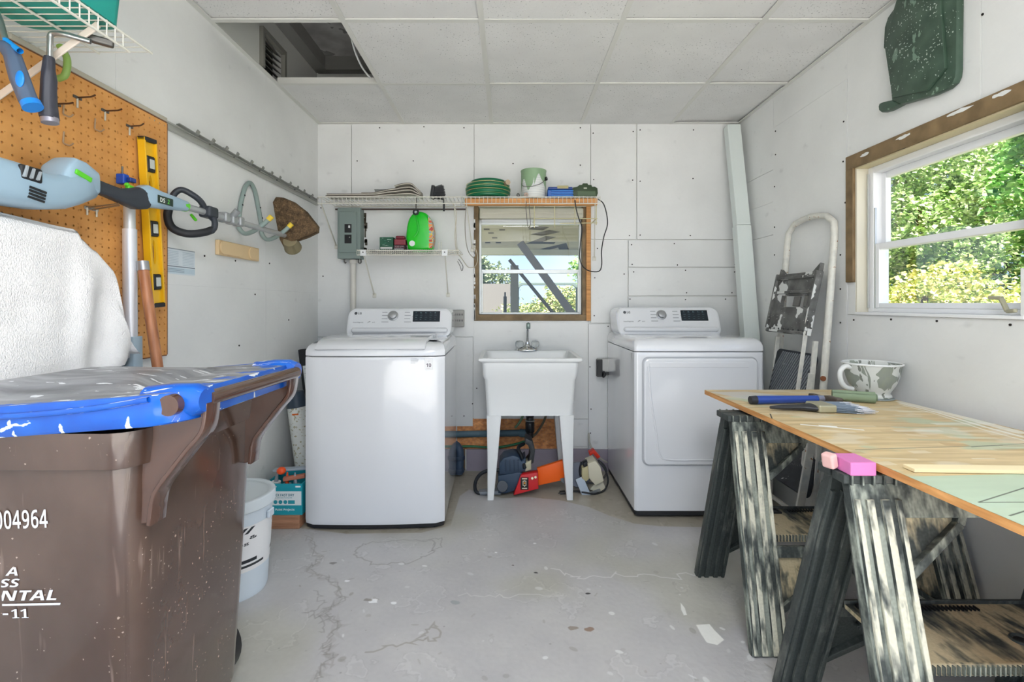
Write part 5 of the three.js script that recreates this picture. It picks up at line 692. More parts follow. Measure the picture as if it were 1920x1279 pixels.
{ // upper left wire shelf with tub and hanging tools
  const t = thing('wire_shelf', 'white wire shelf above the pegboard on left wall', 'shelf', [-1.15, 1.825, -1.0]), Y = 1.825;
  wireShelf(t, (a, b, y) => [XL + b, y, a], -0.55, -1.372, 0.006, 0.3, Y, 0.037, 0.0254, -1.29);
  part('support_strut', bar([-1.015, Y - 0.008, -1.215], [XL + 0.004, 1.64, -1.235], 0.018, 0.005, [0, 0, 1], 0.002), std(0xe2d6c8, 0.45), t);
  const tub = thing('plastic_tub', 'teal plastic tub on the upper left wire shelf', 'tub', [-1.12, Y + 0.006, -1.07]), tm = phy(0x139a8e, 0.35);
  part('tub', creased(loft([ringRR(-1.235, -0.995, -1.265, -0.85, 0.03, Y + 0.0065), ringRR(-1.25, -0.982, -1.275, -0.84, 0.03, Y + 0.2), ringRR(-1.26, -0.975, -1.283, -0.832, 0.03, Y + 0.21), ringRR(-1.26, -0.975, -1.283, -0.832, 0.03, Y + 0.235), ringRR(-1.245, -0.987, -1.27, -0.845, 0.03, Y + 0.235), ringRR(-1.23, -1.0, -1.258, -0.858, 0.03, Y + 0.02)]), 0.7), tm, tub);
  solid('white_carton', span(-1.25, -1.02, Y + 0.0065, Y + 0.16, -0.82, -0.6, 0.004), std(0xe6eadf, 0.6), 'pale carton on the upper left wire shelf', 'box');
  const st = M.steel, G = (n, l, c, p) => thing(n, l, c, p);
  { const k = G('claw_hammer', 'hammer with black rubber grip hanging from the wire shelf', 'hammer', at(92, 230, 1.2)), d = 1.2;
    part('shank', bent([at(170, 78, d + 0.02), at(120, 64, d), at(94, 62, d), at(93, 112, d)], 0.0065, 0.012, 10), st, k); part('claw', bar(at(164, 70, d + 0.03), at(214, 84, d + 0.06), 0.018, 0.018, undefined, 0.005), M.darkSteel, k); 
    part('grip', creased(loft([[92.5, 107, 7], [92, 112, 8], [91, 130, 9], [92, 150, 11], [91, 170, 11], [91, 195, 12], [92, 218, 13.5], [93, 222, 13.5]].map(([x, y, w]) => { const c = at(x, y, d), r = w * d / FOCAL; const o = []; for (let i = 0; i < 16; i++) { const a = i / 16 * 6.2832; o.push([c[0] + r * Math.cos(a), c[1], c[2] + r * 1.2 * Math.sin(a)]); } return o; })), 1.0), phy(0x3b3c46, 0.45), k);
    part('butt', rod(at(93, 222, d), at(94, 231, d), 0.0178, 0.0172, 18), std(0x9c98a0, 0.4, { metalness: 0.5 }), k); }
  { const k = G('pry_tool', 'blue and slate gripped tool hanging at far upper left', 'tool', at(60, 200, 1.15)), d = 1.15, ax = [[4, 84, 13], [16, 92, 14], [24, 105, 13], [30, 125, 14], [38, 150, 15], [46, 170, 14.5], [54, 190, 14.5], [58, 196, 14.5]];
    part('grip', creased(loft(ax.map(([x, y, w]) => { const c = at(x, y, d), r = w * d / FOCAL; const o = []; for (let i = 0; i < 16; i++) { const a = i / 16 * 6.2832; o.push([c[0] + r * Math.cos(a), c[1] + r * 0.35 * Math.cos(a), c[2] + r * Math.sin(a)]); } return o; })), 1.0), phy(0x54647c, 0.4), k);
    part('guard', tube([at(-8, 74, d + 0.012), at(8, 74, d), at(22, 84, d - 0.002), at(38, 96, d - 0.008)], 0.0068, false, 24, 10), phy(0x1f9cf0, 0.3), k); part('butt', rod(at(57, 192, d), at(62, 202, d), 0.0195, 0.02, 18), phy(0x1f86e0, 0.3), k); part('logo_patch', move(new THREE.SphereGeometry(0.014, 16, 10).scale(0.75, 1.4, 0.3), ...at(37, 148, d - 0.016)), phy(0x1f8ae8, 0.3), k);
    part('shank', bent([at(-14, 6, d), at(0, 40, d), at(10, 78, d)], 0.0075, 0.01, 10), st, k); }
  { const k = G('garden_hook', 'pale green curved hook hanging behind the black grip', 'hook', at(115, 150, 1.3)), d = 1.3; part('hook', tube([at(112, 86, d), at(118, 95, d), at(125, 108, d), at(126, 125, d), at(121, 142, d), at(108, 148, d)], 0.0085, false, 40, 10), phy(0x8fb05a, 0.4), k); }
}
{ // white towel hung over the pegboard
  const t = thing('bath_towel', 'white terry towel hung over lower part of the pegboard', 'towel', [-1.2, 0.94, -1.22]);
  // the silhouette of the drape along z: far edge first
  const top = (z) => { const d = -z; if (d > 1.47) return mixf(1.24, 0.97, smooth(1.47, 1.545, d)); if (d > 1.42) return mixf(1.285, 1.24, (d - 1.42) / 0.05); if (d > 1.36) return mixf(1.318, 1.285, smooth(1.36, 1.42, d)); return 1.345 - 0.012 * smooth(1.1, 1.36, d); };
  const side = (s) => (u, v) => { const z = mixf(-1.545, -0.9, u), yt = top(z), y = mixf(yt, 0.94, v), d = -z, round = 0.02 * Math.sqrt(clamp(v / 0.06)); const fold = 0.013 * Math.sin(d * 46 + v * 3) * smooth(0, 0.5, v) * smooth(1.25, 1.42, d) + 0.006 * noise(d * 8, v * 5, 3) * smooth(0.02, 0.2, v); const edge = 0.02 * smooth(1.5, 1.545, d); return [-1.205 + s * (round + 0.008 * v - edge + (s > 0 ? fold : 0)) + (s > 0 ? 0 : 0.0), y, z - 0.012 * Math.sin(v * 3) * smooth(1.4, 1.545, d)]; };
  const m = phy(0xf2f0ee, 0.95, { sheen: 0.5, sheenColor: new THREE.Color(0xffffff), sheenRoughness: 0.6, bumpMap: dtex(256, 0.12, (x, y) => 128 + 120 * tile(x, y, (a, b) => 0.7 * noise(a * 30, b * 18, 2) + 0.6 * noise(a * 60, b * 50, 5)), false), bumpScale: 0.003 });
  part('front_drape', sheet(side(1), 90, 60, false), m, t); part('back_drape', sheet(side(-2.4), 90, 30, false), m, t);
}

// ------------------------------------------------------------------ wheeled bin and the corner behind it
{
  const t = thing('wheeled_bin', 'brown wheeled waste bin with paint-spattered blue lid', 'bin', [-1.03, 0, -1.26]);
  reseed(90);
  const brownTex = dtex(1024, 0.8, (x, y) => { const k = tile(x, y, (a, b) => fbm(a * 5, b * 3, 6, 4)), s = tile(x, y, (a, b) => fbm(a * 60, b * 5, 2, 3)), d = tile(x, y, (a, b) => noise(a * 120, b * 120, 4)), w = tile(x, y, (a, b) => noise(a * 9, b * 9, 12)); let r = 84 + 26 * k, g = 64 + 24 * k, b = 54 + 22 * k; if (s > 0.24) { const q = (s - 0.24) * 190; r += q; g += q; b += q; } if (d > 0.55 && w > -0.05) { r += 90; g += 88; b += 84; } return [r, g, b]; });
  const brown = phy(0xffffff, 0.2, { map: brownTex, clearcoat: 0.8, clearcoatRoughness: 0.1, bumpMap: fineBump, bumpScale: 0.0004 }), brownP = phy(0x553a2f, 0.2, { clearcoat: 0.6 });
  const body = []; for (const [y, i] of [[0.03, 0.05], [0.05, 0.042], [0.4, 0.02], [0.7, 0.004], [0.86, 0]]) body.push(ringRR(-1.272 + i * 0.8, -0.775 - i * 0.55, -1.51 + i, -1.005 - i, 0.055, y, 8));
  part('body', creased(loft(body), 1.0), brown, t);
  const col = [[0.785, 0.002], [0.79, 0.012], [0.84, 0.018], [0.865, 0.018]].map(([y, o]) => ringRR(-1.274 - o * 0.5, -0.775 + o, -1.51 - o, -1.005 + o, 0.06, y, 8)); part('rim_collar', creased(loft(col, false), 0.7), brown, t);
  // lid: skirt and domed top
  const cx = -0.97, cz = -1.255, bump = (a) => Math.max(0, 1 - a ** 4), h = (x, z) => 0.906 + 0.038 * smooth(-1.0, -0.7, x) + 0.048 * bump((x + 1.06) / 0.24) * bump((z - cz) / 0.25) + 0.006 * noise(x * 9, z * 9, 4);
  const R = (s, drop) => ringRR(cx - 0.318 * s, cx + 0.315 * s, cz - 0.272 * s, cz + 0.272 * s, 0.075 * s, 0, 8).map(([x, , z]) => [x, (s > 0.99 ? 0.906 + 0.038 * smooth(-1.0, -0.7, x) : h(x, z)) - drop, z]);
  const blueTex = dtex(512, 0.5, (x, y) => { const k = tile(x, y, (a, b) => fbm(a * 7 + 3, b * 14, 5, 4)), d = tile(x, y, (a, b) => fbm(a * 22, b * 6, 9, 3)), q = tile(x, y, (a, b) => fbm(a * 4, b * 4, 2, 3)); if (k > 0.2 || d > 0.3) return [232, 234, 236]; return [10 + 20 * q, 92 + 50 * q, 196 + 50 * q]; });
  const blue = phy(0xffffff, 0.3, { map: blueTex, clearcoat: 0.3 });
  part('lid_skirt', creased(loft([R(0.985, 0.062), R(1.002, 0.058), R(1.006, 0.03), R(1.0, 0.006), R(0.985, -0.001), R(0.965, 0)], false), 0.9), blue, t);
  const topTex = dtex(1024, 0.75, (x, y) => { const k = fbm(x * 3, y * 20 + 2 * fbm(x * 3, y * 3, 1, 2), 5, 5), p = fbm(x * 9, y * 34, 8, 4), e = fbm(x * 8, y * 8, 3, 4); const nearBlue = y < 0.075 + 0.03 * e || (x > 0.7 && e + (x - 0.7) * 3 > 0.25); if (nearBlue && p < 0.1) return [14, 94, 198]; if (p > 0.26) return [226, 228, 230]; const v = 138 + 90 * k; return [v, v + 1, v + 4]; });
  topTex.offset.set(1.29 / 0.75, -0.95 / 0.75); const rings = [0.965, 0.93, 0.86, 0.76, 0.64, 0.5, 0.36, 0.2, 0.05].map((s) => R(s, 0));
  part('lid_top', creased(loft(rings), 1.2), phy(0xffffff, 0.4, { map: topTex, bumpMap: fineBump, bumpScale: 0.0008 }), t, 'grey paint streaked lid top');
  part('lid_rib', tube([[-1.28, 0.9, -0.985], [-1.05, 0.9, -0.979], [-0.85, 0.915, -0.979], [-0.72, 0.935, -0.982]], 0.006, false, 40, 8), blue, t);
  for (const [z, s] of [[-1.035, 1], [-1.475, -1]]) {
    part('hinge_ear', creased(loft([[-0.76, 0.03], [-0.7, 0.036], [-0.655, 0.036], [-0.635, 0.026]].map(([x, r]) => { const o = []; for (let i = 0; i < 16; i++) { const a = i / 16 * 6.2832; o.push([x, 0.925 + r * Math.sin(a) * 0.95, z + 0.03 * Math.cos(a)]); } return o; })), 0.9), blue, t);
    part('hinge_pin', [rod([-0.686, 0.921, z + s * 0.03], [-0.686, 0.921, z + s * 0.047], 0.0225, 0.021, 22)], brownP, t);
    const zz = z - s * 0.02, o = [[-0.642, 0.918], [-0.65, 0.862], [-0.682, 0.821], [-0.722, 0.77], [-0.752, 0.724], [-0.762, 0.66]];
    part('handle_bracket', extr(shape([...o, [-0.80, 0.655], [-0.80, 0.9], [-0.68, 0.93]]), 0.02, 0.003).translate(0, 0, zz - 0.01), brownP, t);
    const sp = new THREE.SplineCurve(o.map((p) => new THREE.Vector2(...p))).getPoints(28), off = sp.map((p, k) => { const a = sp[Math.max(0, k - 1)], b = sp[Math.min(28, k + 1)], d = b.clone().sub(a).normalize(); return [p.x - d.y * 0.009, p.y + d.x * 0.009]; });
    part('bracket_flange', creased(extr(shape([...sp.map((p) => [p.x, p.y]), ...off.reverse()]), 0.05, 0.002), 0.8).translate(0, 0, zz - 0.025), brownP, t);
  }
  part('handle_bar', rod([-0.645, 0.924, -1.05], [-0.634, 0.923, -1.46], 0.0165, 0.0165, 22), phy(0x4f382c, 0.18, { clearcoat: 0.5 }), t);
  for (const z of [-1.07, -1.45]) part('wheel', [rod([-0.905, 0.1, z - 0.03], [-0.905, 0.1, z + 0.03], 0.1, 0.1, 28)].map((g) => g), M.black, t);
  part('axle', rod([-0.905, 0.1, -1.48], [-0.905, 0.1, -1.04], 0.012), M.darkSteel, t);
  part('foot', span(-1.2, -1.12, 0.0, 0.035, -1.4, -1.1, 0.005), brownP, t);
  // white print on the near face
  const pr = print(640, 1024, (g) => { g.clearRect(0, 0, 640, 1024); g.fillStyle = '#eef0f6';
    g.save(); g.translate(-8, 190); g.transform(0.8, -0.03, 0, 1.55, 0, 0); g.font = 'bold 112px monospace'; g.fillText('004964', -14, 0); g.restore();
    g.save(); g.translate(-30, 530); g.transform(1.35, -0.03, -0.3, 1, 0, 0); g.font = 'bold 84px sans-serif'; g.fillText('A', 44, 0); g.fillText('SS', 30, 84); g.font = 'bold 104px sans-serif'; g.fillText('NTAL', 46, 184); g.fillRect(30, 206, 300, 16); g.restore(); g.save(); g.translate(0, 840); g.transform(1.2, -0.03, 0, 1.1, 0, 0); g.font = 'bold 84px serif'; g.fillText('11', 40, 0); g.fillRect(0, -34, 28, 12); g.restore(); });
  const face = (u, v) => { const y = mixf(0.42, 0.72, v), i = y > 0.4 ? mixf(0.02, 0.004, (y - 0.4) / 0.3) : 0.02; return [mixf(-1.05, -0.83, u), y, -1.005 - i + 0.0016]; };
  part('printed_number', sheet(face, 4, 12), std(0xffffff, 0.4, { map: pr, transparent: true }), t, 'white printed number and lettering');
}
{ // bucket
  const c = [-1.1, 0, -1.95], t = thing('plastic_bucket', 'pale blue white plastic bucket with lid behind the bin', 'bucket', c);
  const lab = print(1024, 512, (g) => { g.fillStyle = '#f4f5f6'; g.fillRect(0, 0, 1024, 512); g.fillStyle = '#23282e'; for (let k = 0; k < 4; k++) { const x = 40 + k * 256; for (let i = 0; i < 4; i++) { g.beginPath(); g.moveTo(x + i * 30, 90); g.lineTo(x + i * 30 + 16, 90); g.lineTo(x + i * 30 + 46, 20); g.lineTo(x + i * 30 + 30, 20); g.fill(); } g.font = 'bold 52px sans-serif'; g.fillText('&', x + 110, 165); g.font = 'bold 40px sans-serif'; g.fillText('oor', x + 20, 165); g.fillText('ising', x + 20, 215); g.font = '30px sans-serif'; g.fillText('T', x + 20, 270); g.fillRect(x, 380, 150, 36); g.fillRect(x + 20, 440, 170, 26); } });
  const wall = lathe([[0.125, 0], [0.128, 0.01], [0.1345, 0.12], [0.141, 0.24], [0.148, 0.35], [0.15, 0.36]], 0, 0, 0, 40); mesh('pail', wall, phy(0xdce8f2, 0.4), t);
  const lb = lathe([[0.1345, 0.11], [0.138, 0.17], [0.1415, 0.23], [0.145, 0.285]], 0, 0, 0, 48); lb.scale(1.006, 1, 1.006); lb.userData.ownUV = true; mesh('wrap_label', lb, std(0xffffff, 0.5, { map: lab }), t);
  mesh('lid', lathe([[0.152, 0.335], [0.157, 0.34], [0.157, 0.375], [0.152, 0.382], [0.135, 0.38], [0.13, 0.372], [0.0001, 0.372]], 0, 0, 0, 40), phy(0xe6f0f6, 0.4), t); mesh('handle_ear', box(0.012, 0.03, 0.04, 0.153, 0.3, 0, 0.004), phy(0xdce8f2, 0.4), t);
}
{ // caulk carton on a plank, tubes in it, tools behind
  const X0 = -1.232, X1 = -1.04, F = -2.47;
  solid('floor_plank', span(X0 - 0.03, X1 - 0.01, 0, 0.066, F - 0.26, F + 0.012, 0.004), std(0xffffff, 0.7, { map: dtex(256, 0.4, (x, y) => { const k = tile(x, y, (a, b) => fbm(a * 3, b * 26, 3, 4)); return [178 + 50 * k, 130 + 44 * k, 100 + 40 * k]; }) }), 'brown wooden block under the teal caulk carton', 'block');
  const b = thing('caulk_carton', 'teal and white caulk carton beside the washer', 'carton', [(X0 + X1) / 2, 0.066, F - 0.11]);
  const cm = std(0x1d9fb0, 0.6), y0 = 0.0665, y1 = 0.222; for (const g of [span(X0, X1, y0, y1, F - 0.006, F), span(X0, X1, y0, y1, F - 0.23, F - 0.224), span(X0, X0 + 0.005, y0, y1, F - 0.224, F - 0.006), span(X1 - 0.005, X1, y0, y1, F - 0.224, F - 0.006), span(X0 + 0.005, X1 - 0.005, y0, y0 + 0.005, F - 0.224, F - 0.006)]) part('panel', g, cm, b);
  part('printed_front', quad(X1 - X0, y1 - y0, (X0 + X1) / 2, (y0 + y1) / 2, F + 0.0008), std(0xffffff, 0.5, { map: print(512, 420, (g) => { g.fillStyle = '#1fa2b3'; g.fillRect(0, 0, 512, 420); g.fillStyle = '#eef4f5'; g.fillRect(10, 100, 490, 190); g.fillStyle = '#20262c'; g.fillRect(14, 116, 80, 90); g.fillStyle = '#d8dcdf'; g.beginPath(); g.moveTo(26, 130); g.lineTo(84, 124); g.lineTo(70, 190); g.lineTo(36, 196); g.fill(); g.fillStyle = '#c03a2c'; g.fillRect(14, 150, 20, 30); g.fillStyle = '#1c6f86'; g.font = 'bold 44px sans-serif'; g.fillText('ALEX FAST DRY', 104, 168, 300); g.font = '16px sans-serif'; g.fillText('ACRYLIC LATEX CAULK PLUS SILICONE', 104, 194, 300); g.fillStyle = '#2a9fb0'; for (let i = 0; i < 4; i++) { g.beginPath(); g.arc(88 + i * 66, 246, 26, 0, 7); g.fill(); } g.fillRect(322, 222, 90, 48); g.fillStyle = '#fff'; g.font = 'bold 40px sans-serif'; g.fillText('Paint Projects', 150, 362, 260); g.fillRect(420, 26, 70, 22); g.fillRect(20, 34, 150, 10); }) }), b);
  const tubeT = (x, z, tx, tz, len, colr, tip, label) => { const k = thing('caulk_tube', label, 'tube', [x, 0.073, z], 0, 'tubes in the caulk carton'); const a = V(x, 0.075, z), d = V(tx, 1, tz).normalize(), e = a.clone().addScaledVector(d, len); part('barrel', rod(a, e, 0.022, 0.022, 18), colr, k); part('nozzle', rod(e, e.clone().addScaledVector(d, 0.06), 0.01, 0.0035, 12), tip, k); };
  tubeT(-1.2, -2.5, 0.1, 0, 0.15, M.whitePlastic, phy(0x8c9298, 0.4), 'white caulk tube at left front of teal carton'); tubeT(-1.145, -2.52, 0.05, 0.02, 0.13, phy(0xcfd3d6, 0.4), phy(0xf05a28, 0.4), 'grey caulk tube with orange nozzle in teal carton'); tubeT(-1.085, -2.51, -0.05, 0, 0.13, phy(0x9aa0a6, 0.4), phy(0x9aa6b0, 0.4), 'dark grey caulk tube at right of teal carton');
  solid('orange_cap', move(new THREE.SphereGeometry(0.022, 18, 12).scale(1, 0.85, 1), -1.145, 0.288, -2.47), phy(0xf2541b, 0.35), 'round orange cap above the teal carton', 'cap');
  solid('brown_scraper', [bar([-1.15, 0.235, -2.5], [-1.05, 0.243, -2.53], 0.03, 0.02, [0, 1, 0], 0.005)], std(0xb9735a, 0.6), 'reddish brown block lying on the teal carton', 'block'); solid('grey_scraper', [bar([-1.225, 0.262, -2.56], [-1.05, 0.27, -2.57], 0.04, 0.012, [0, 1, 0], 0.004)], std(0xa8b4be, 0.5), 'pale grey tool lying behind the orange cap', 'tool');
  const s = thing('sealant_bottle', 'tall white bottle with dark neck standing behind the carton', 'bottle', [-1.14, 0, -2.78]); part('barrel', rod([-1.13, 0.01, -2.78], [-1.2, 0.545, -2.78], 0.052, 0.052, 26), std(0xffffff, 0.5, { map: dtex(256, 0.2, (x, y) => { const k = tile(x, y, (a, b) => fbm(a * 12, b * 12, 3, 4)); return k > 0.18 ? [176, 170, 140] : [226, 228, 222]; }) }), s); part('neck', [rod([-1.2, 0.545, -2.78], [-1.211, 0.63, -2.78], 0.054, 0.046, 26)], phy(0x33404e, 0.4), s); part('orange_print', bar([-1.205, 0.512, -2.7275], [-1.17, 0.514, -2.7275], 0.009, 0.001, [0, 0, 1]), std(0xe06a1c, 0.5), s);
  const k = thing('saw_package', 'black tool sleeve with orange lettering beside the washer', 'package', [-1.12, 0.45, -2.95]); const lean = (g) => turn(g, 0, 0, 0.12).translate(-1.145, 0, -2.96);
  part('sleeve', lean(span(-0.02, 0.1, 0.02, 0.86, -0.012, 0.012, 0.004)), M.black, k); part('label', lean(quad(0.075, 0.24, 0.035, 0.64, 0.0135)), std(0xffffff, 0.5, { map: print(160, 512, (g) => { g.fillStyle = '#d9dedb'; g.fillRect(0, 0, 160, 512); g.fillStyle = '#e2832a'; for (let i = 0; i < 8; i++) g.fillRect(70, 30 + i * 58, 60, 36); g.fillStyle = '#7d8580'; for (let i = 0; i < 8; i++) g.fillRect(14, 36 + i * 58, 40, 6); }) }), k);
}

// ------------------------------------------------------------------ right side: sawhorses, worktop, ladder
const dustMap = (seed, light, cover) => dtex(512, 0.45, (x, y) => { const k = tile(x, y, (a, b) => fbm(a * 4 + seed, b * 2.2, seed, 5)), s = tile(x, y, (a, b) => fbm(a * 26, b * 7, seed + 4, 4)), n = tile(x, y, (a, b) => noise(a * 70, b * 70, seed)); const c = clamp((k + 0.5 * s + cover) * 3.2), v = 12 * n; return [mixf(60, light[0], c) + v, mixf(66, light[1], c) + v, mixf(64, light[2], c) + v]; });
M.dusty = std(0xffffff, 0.75, { map: dustMap(3, [152, 158, 146], 0.16), bumpMap: fineBump, bumpScale: 0.001 });
M.dustRib = std(0xffffff, 0.75, { map: dustMap(5, [212, 210, 190], 0.26), bumpMap: fineBump, bumpScale: 0.001 });
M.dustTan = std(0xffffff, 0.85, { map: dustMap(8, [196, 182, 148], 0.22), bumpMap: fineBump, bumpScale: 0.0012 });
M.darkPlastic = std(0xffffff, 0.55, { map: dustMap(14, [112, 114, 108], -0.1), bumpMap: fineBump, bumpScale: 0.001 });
function sawhorse(label, x, z) {
  const t = thing('sawhorse', label, 'sawhorse', [x, 0, z], 0, 'folding plastic sawhorses under the worktop');
  const H = 0.715, S = 0.235, HT = 0.36, HB = 0.385, LW = 0.112;
  const slope = Math.atan(S * 0.88 / H);
  for (const s of [1, -1]) {                     // near frame (+z) and far frame
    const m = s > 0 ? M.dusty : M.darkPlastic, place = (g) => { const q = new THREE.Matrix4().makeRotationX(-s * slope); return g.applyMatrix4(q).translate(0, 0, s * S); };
    const L = H / Math.cos(slope), fr = new THREE.Group(); fr.name = s > 0 ? 'near_frame' : 'far_frame'; t.add(fr);
    const put = (n, g, mat) => mesh(n, (Array.isArray(g) ? g : [g]).map((q) => { metricUV(q.index ? (q = q.toNonIndexed()) : q); q.userData.ownUV = true; return place(q); }), mat, fr);
    const e = (y) => mixf(HB, HT, y / L);      // outer edge of the frame at height y
    for (const k of [-1, 1]) {
      const P = (pts) => shape(pts.map(([a, b]) => [k * a, b])), O = (y, i) => [e(y) - i, y];
      put('leg', extr(P([O(0, 0), O(L, 0), O(L, LW), O(0, LW)]), 0.026, 0.002).translate(0, 0, -0.013), m);
      for (const [i, w] of [[0.004, 0.012], [0.03, 0.018], [0.066, 0.018], [0.1, 0.012]]) put('leg_rib', extr(P([O(0.004, i), O(L - 0.05, i), O(L - 0.05, i + w), O(0.004, i + w)]), 0.011, 0.003).translate(0, 0, 0.012), s > 0 ? M.dustRib : m);
      for (const [i, w] of [[0.004, 0.014], [0.034, 0.016], [0.064, 0.016], [0.094, 0.014]]) put('leg_rib', extr(P([O(0.004, i), O(L - 0.05, i), O(L - 0.05, i + w), O(0.004, i + w)]), 0.012, 0.003).translate(0, 0, -0.024), M.darkPlastic);
      const gus = (yi, yo, xi, yb2) => { // recessed gusset between leg and rail: rim and thin panel
        const a = [e(yi) - LW, yi], b = [e(yo) - LW, yo], c = [xi, yo], d = [xi + 0.02, yb2];
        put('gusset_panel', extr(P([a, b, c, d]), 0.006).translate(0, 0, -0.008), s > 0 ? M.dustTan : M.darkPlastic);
        const rim = (p, q) => bar([k * p[0], p[1], 0], [k * q[0], q[1], 0], 0.018, 0.032, [0, 0, 1], 0.003); put('gusset_rim', rim(a, d), m); put('gusset_rim', rim(d, c), m);
      };
      gus(0.535, L - 0.06, 0.1, 0.64); gus(0.13, 0.315, 0.12, 0.215);
      for (const [gx, gy] of [[0.19, 0.25], [0.15, 0.29]]) put('wing_nut', [box(0.02, 0.008, 0.012, k * gx, gy, 0.006, 0.003), box(0.008, 0.02, 0.014, k * gx, gy, 0.006, 0.003)], s > 0 ? M.dustTan : M.darkPlastic);
    }
    put('top_rail', extr(shape([[-HT, L - 0.09], [HT, L - 0.09], [HT, L], [-HT, L]]), 0.03, 0.003).translate(0, 0, -0.015), m);
    put('cross_rail', extr(shape([[-e(0.3) + LW * 0.5, 0.285], [e(0.3) - LW * 0.5, 0.285], [e(0.3) - LW * 0.5, 0.32], [-e(0.3) + LW * 0.5, 0.32]]), 0.028, 0.003).translate(0, 0, -0.014), m);
  }
  // top jaws with teeth
  for (const s of [1, -1]) { const j = mesh('top_jaw', box(2 * HT + 0.03, 0.022, 0.045, 0, H + 0.0, s * 0.027, 0.003), M.darkPlastic, t); const teeth = []; for (let i = 0; i < 29; i++) teeth.push(box(0.005, 0.024, 0.01, -HT + i * 0.0255, H, s * 0.052, 0.001)); mesh('jaw_teeth', teeth, M.dusty, j).userData.kind = 'stuff'; }
  // middle tray
  const y = 0.318, zt = 0.115, xt = 0.262, tr = mesh('tray', box(2 * xt, 0.014, 2 * zt, 0, y, 0, 0.003), M.dustTan, t); mesh('tray_lip', [box(2 * xt, 0.02, 0.006, 0, y + 0.006, -zt, 0.002)], M.darkPlastic, tr); mesh('tray_lip', [box(2 * xt, 0.026, 0.008, 0, y + 0.002, zt, 0.002)], M.dustTan, tr);
  const pk = []; for (const [w, d, a, b] of [[0.12, 0.006, 0, 0.016], [0.12, 0.006, 0, -0.016], [0.006, 0.038, 0.06, 0], [0.006, 0.038, -0.06, 0]]) pk.push(box(w, 0.008, d, -0.18 + a, y + 0.0105, -0.085 + b, 0.002)); mesh('tray_pocket', pk, M.black, tr); mesh('pocket_floor', box(0.112, 0.002, 0.03, -0.18, y + 0.008, -0.085), M.black, tr);
  const cm = []; for (let i = 0; i < 15; i++) { cm.push(box(0.003, 0.006, 0.018, -0.08 + i * 0.0105, y + 0.0095, -0.09)); } mesh('tray_ruler_teeth', cm, M.black, tr).userData.kind = 'stuff'; const cf = []; for (let i = 0; i < 46; i++) cf.push(box(0.003, 0.02, 0.009, -0.25 + i * 0.011, y + 0.004, zt + 0.007)); mesh('front_comb', cf, M.dusty, tr).userData.kind = 'stuff';
  mesh('cup_hole', [lathe([[0.014, -0.001], [0.019, 0.006], [0.022, 0.004], [0.023, -0.002]], 0.06, y + 0.0072, 0.03, 20)], M.darkPlastic, tr); mesh('cup_floor', lathe([[0.0001, 0.001], [0.014, 0.001]], 0.06, y + 0.0072, 0.03, 20), M.black, tr);
  return t;
}
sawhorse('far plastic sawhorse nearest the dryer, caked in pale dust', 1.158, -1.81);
sawhorse('near plastic sawhorse at lower right, caked in pale dust', 1.158, -1.2);
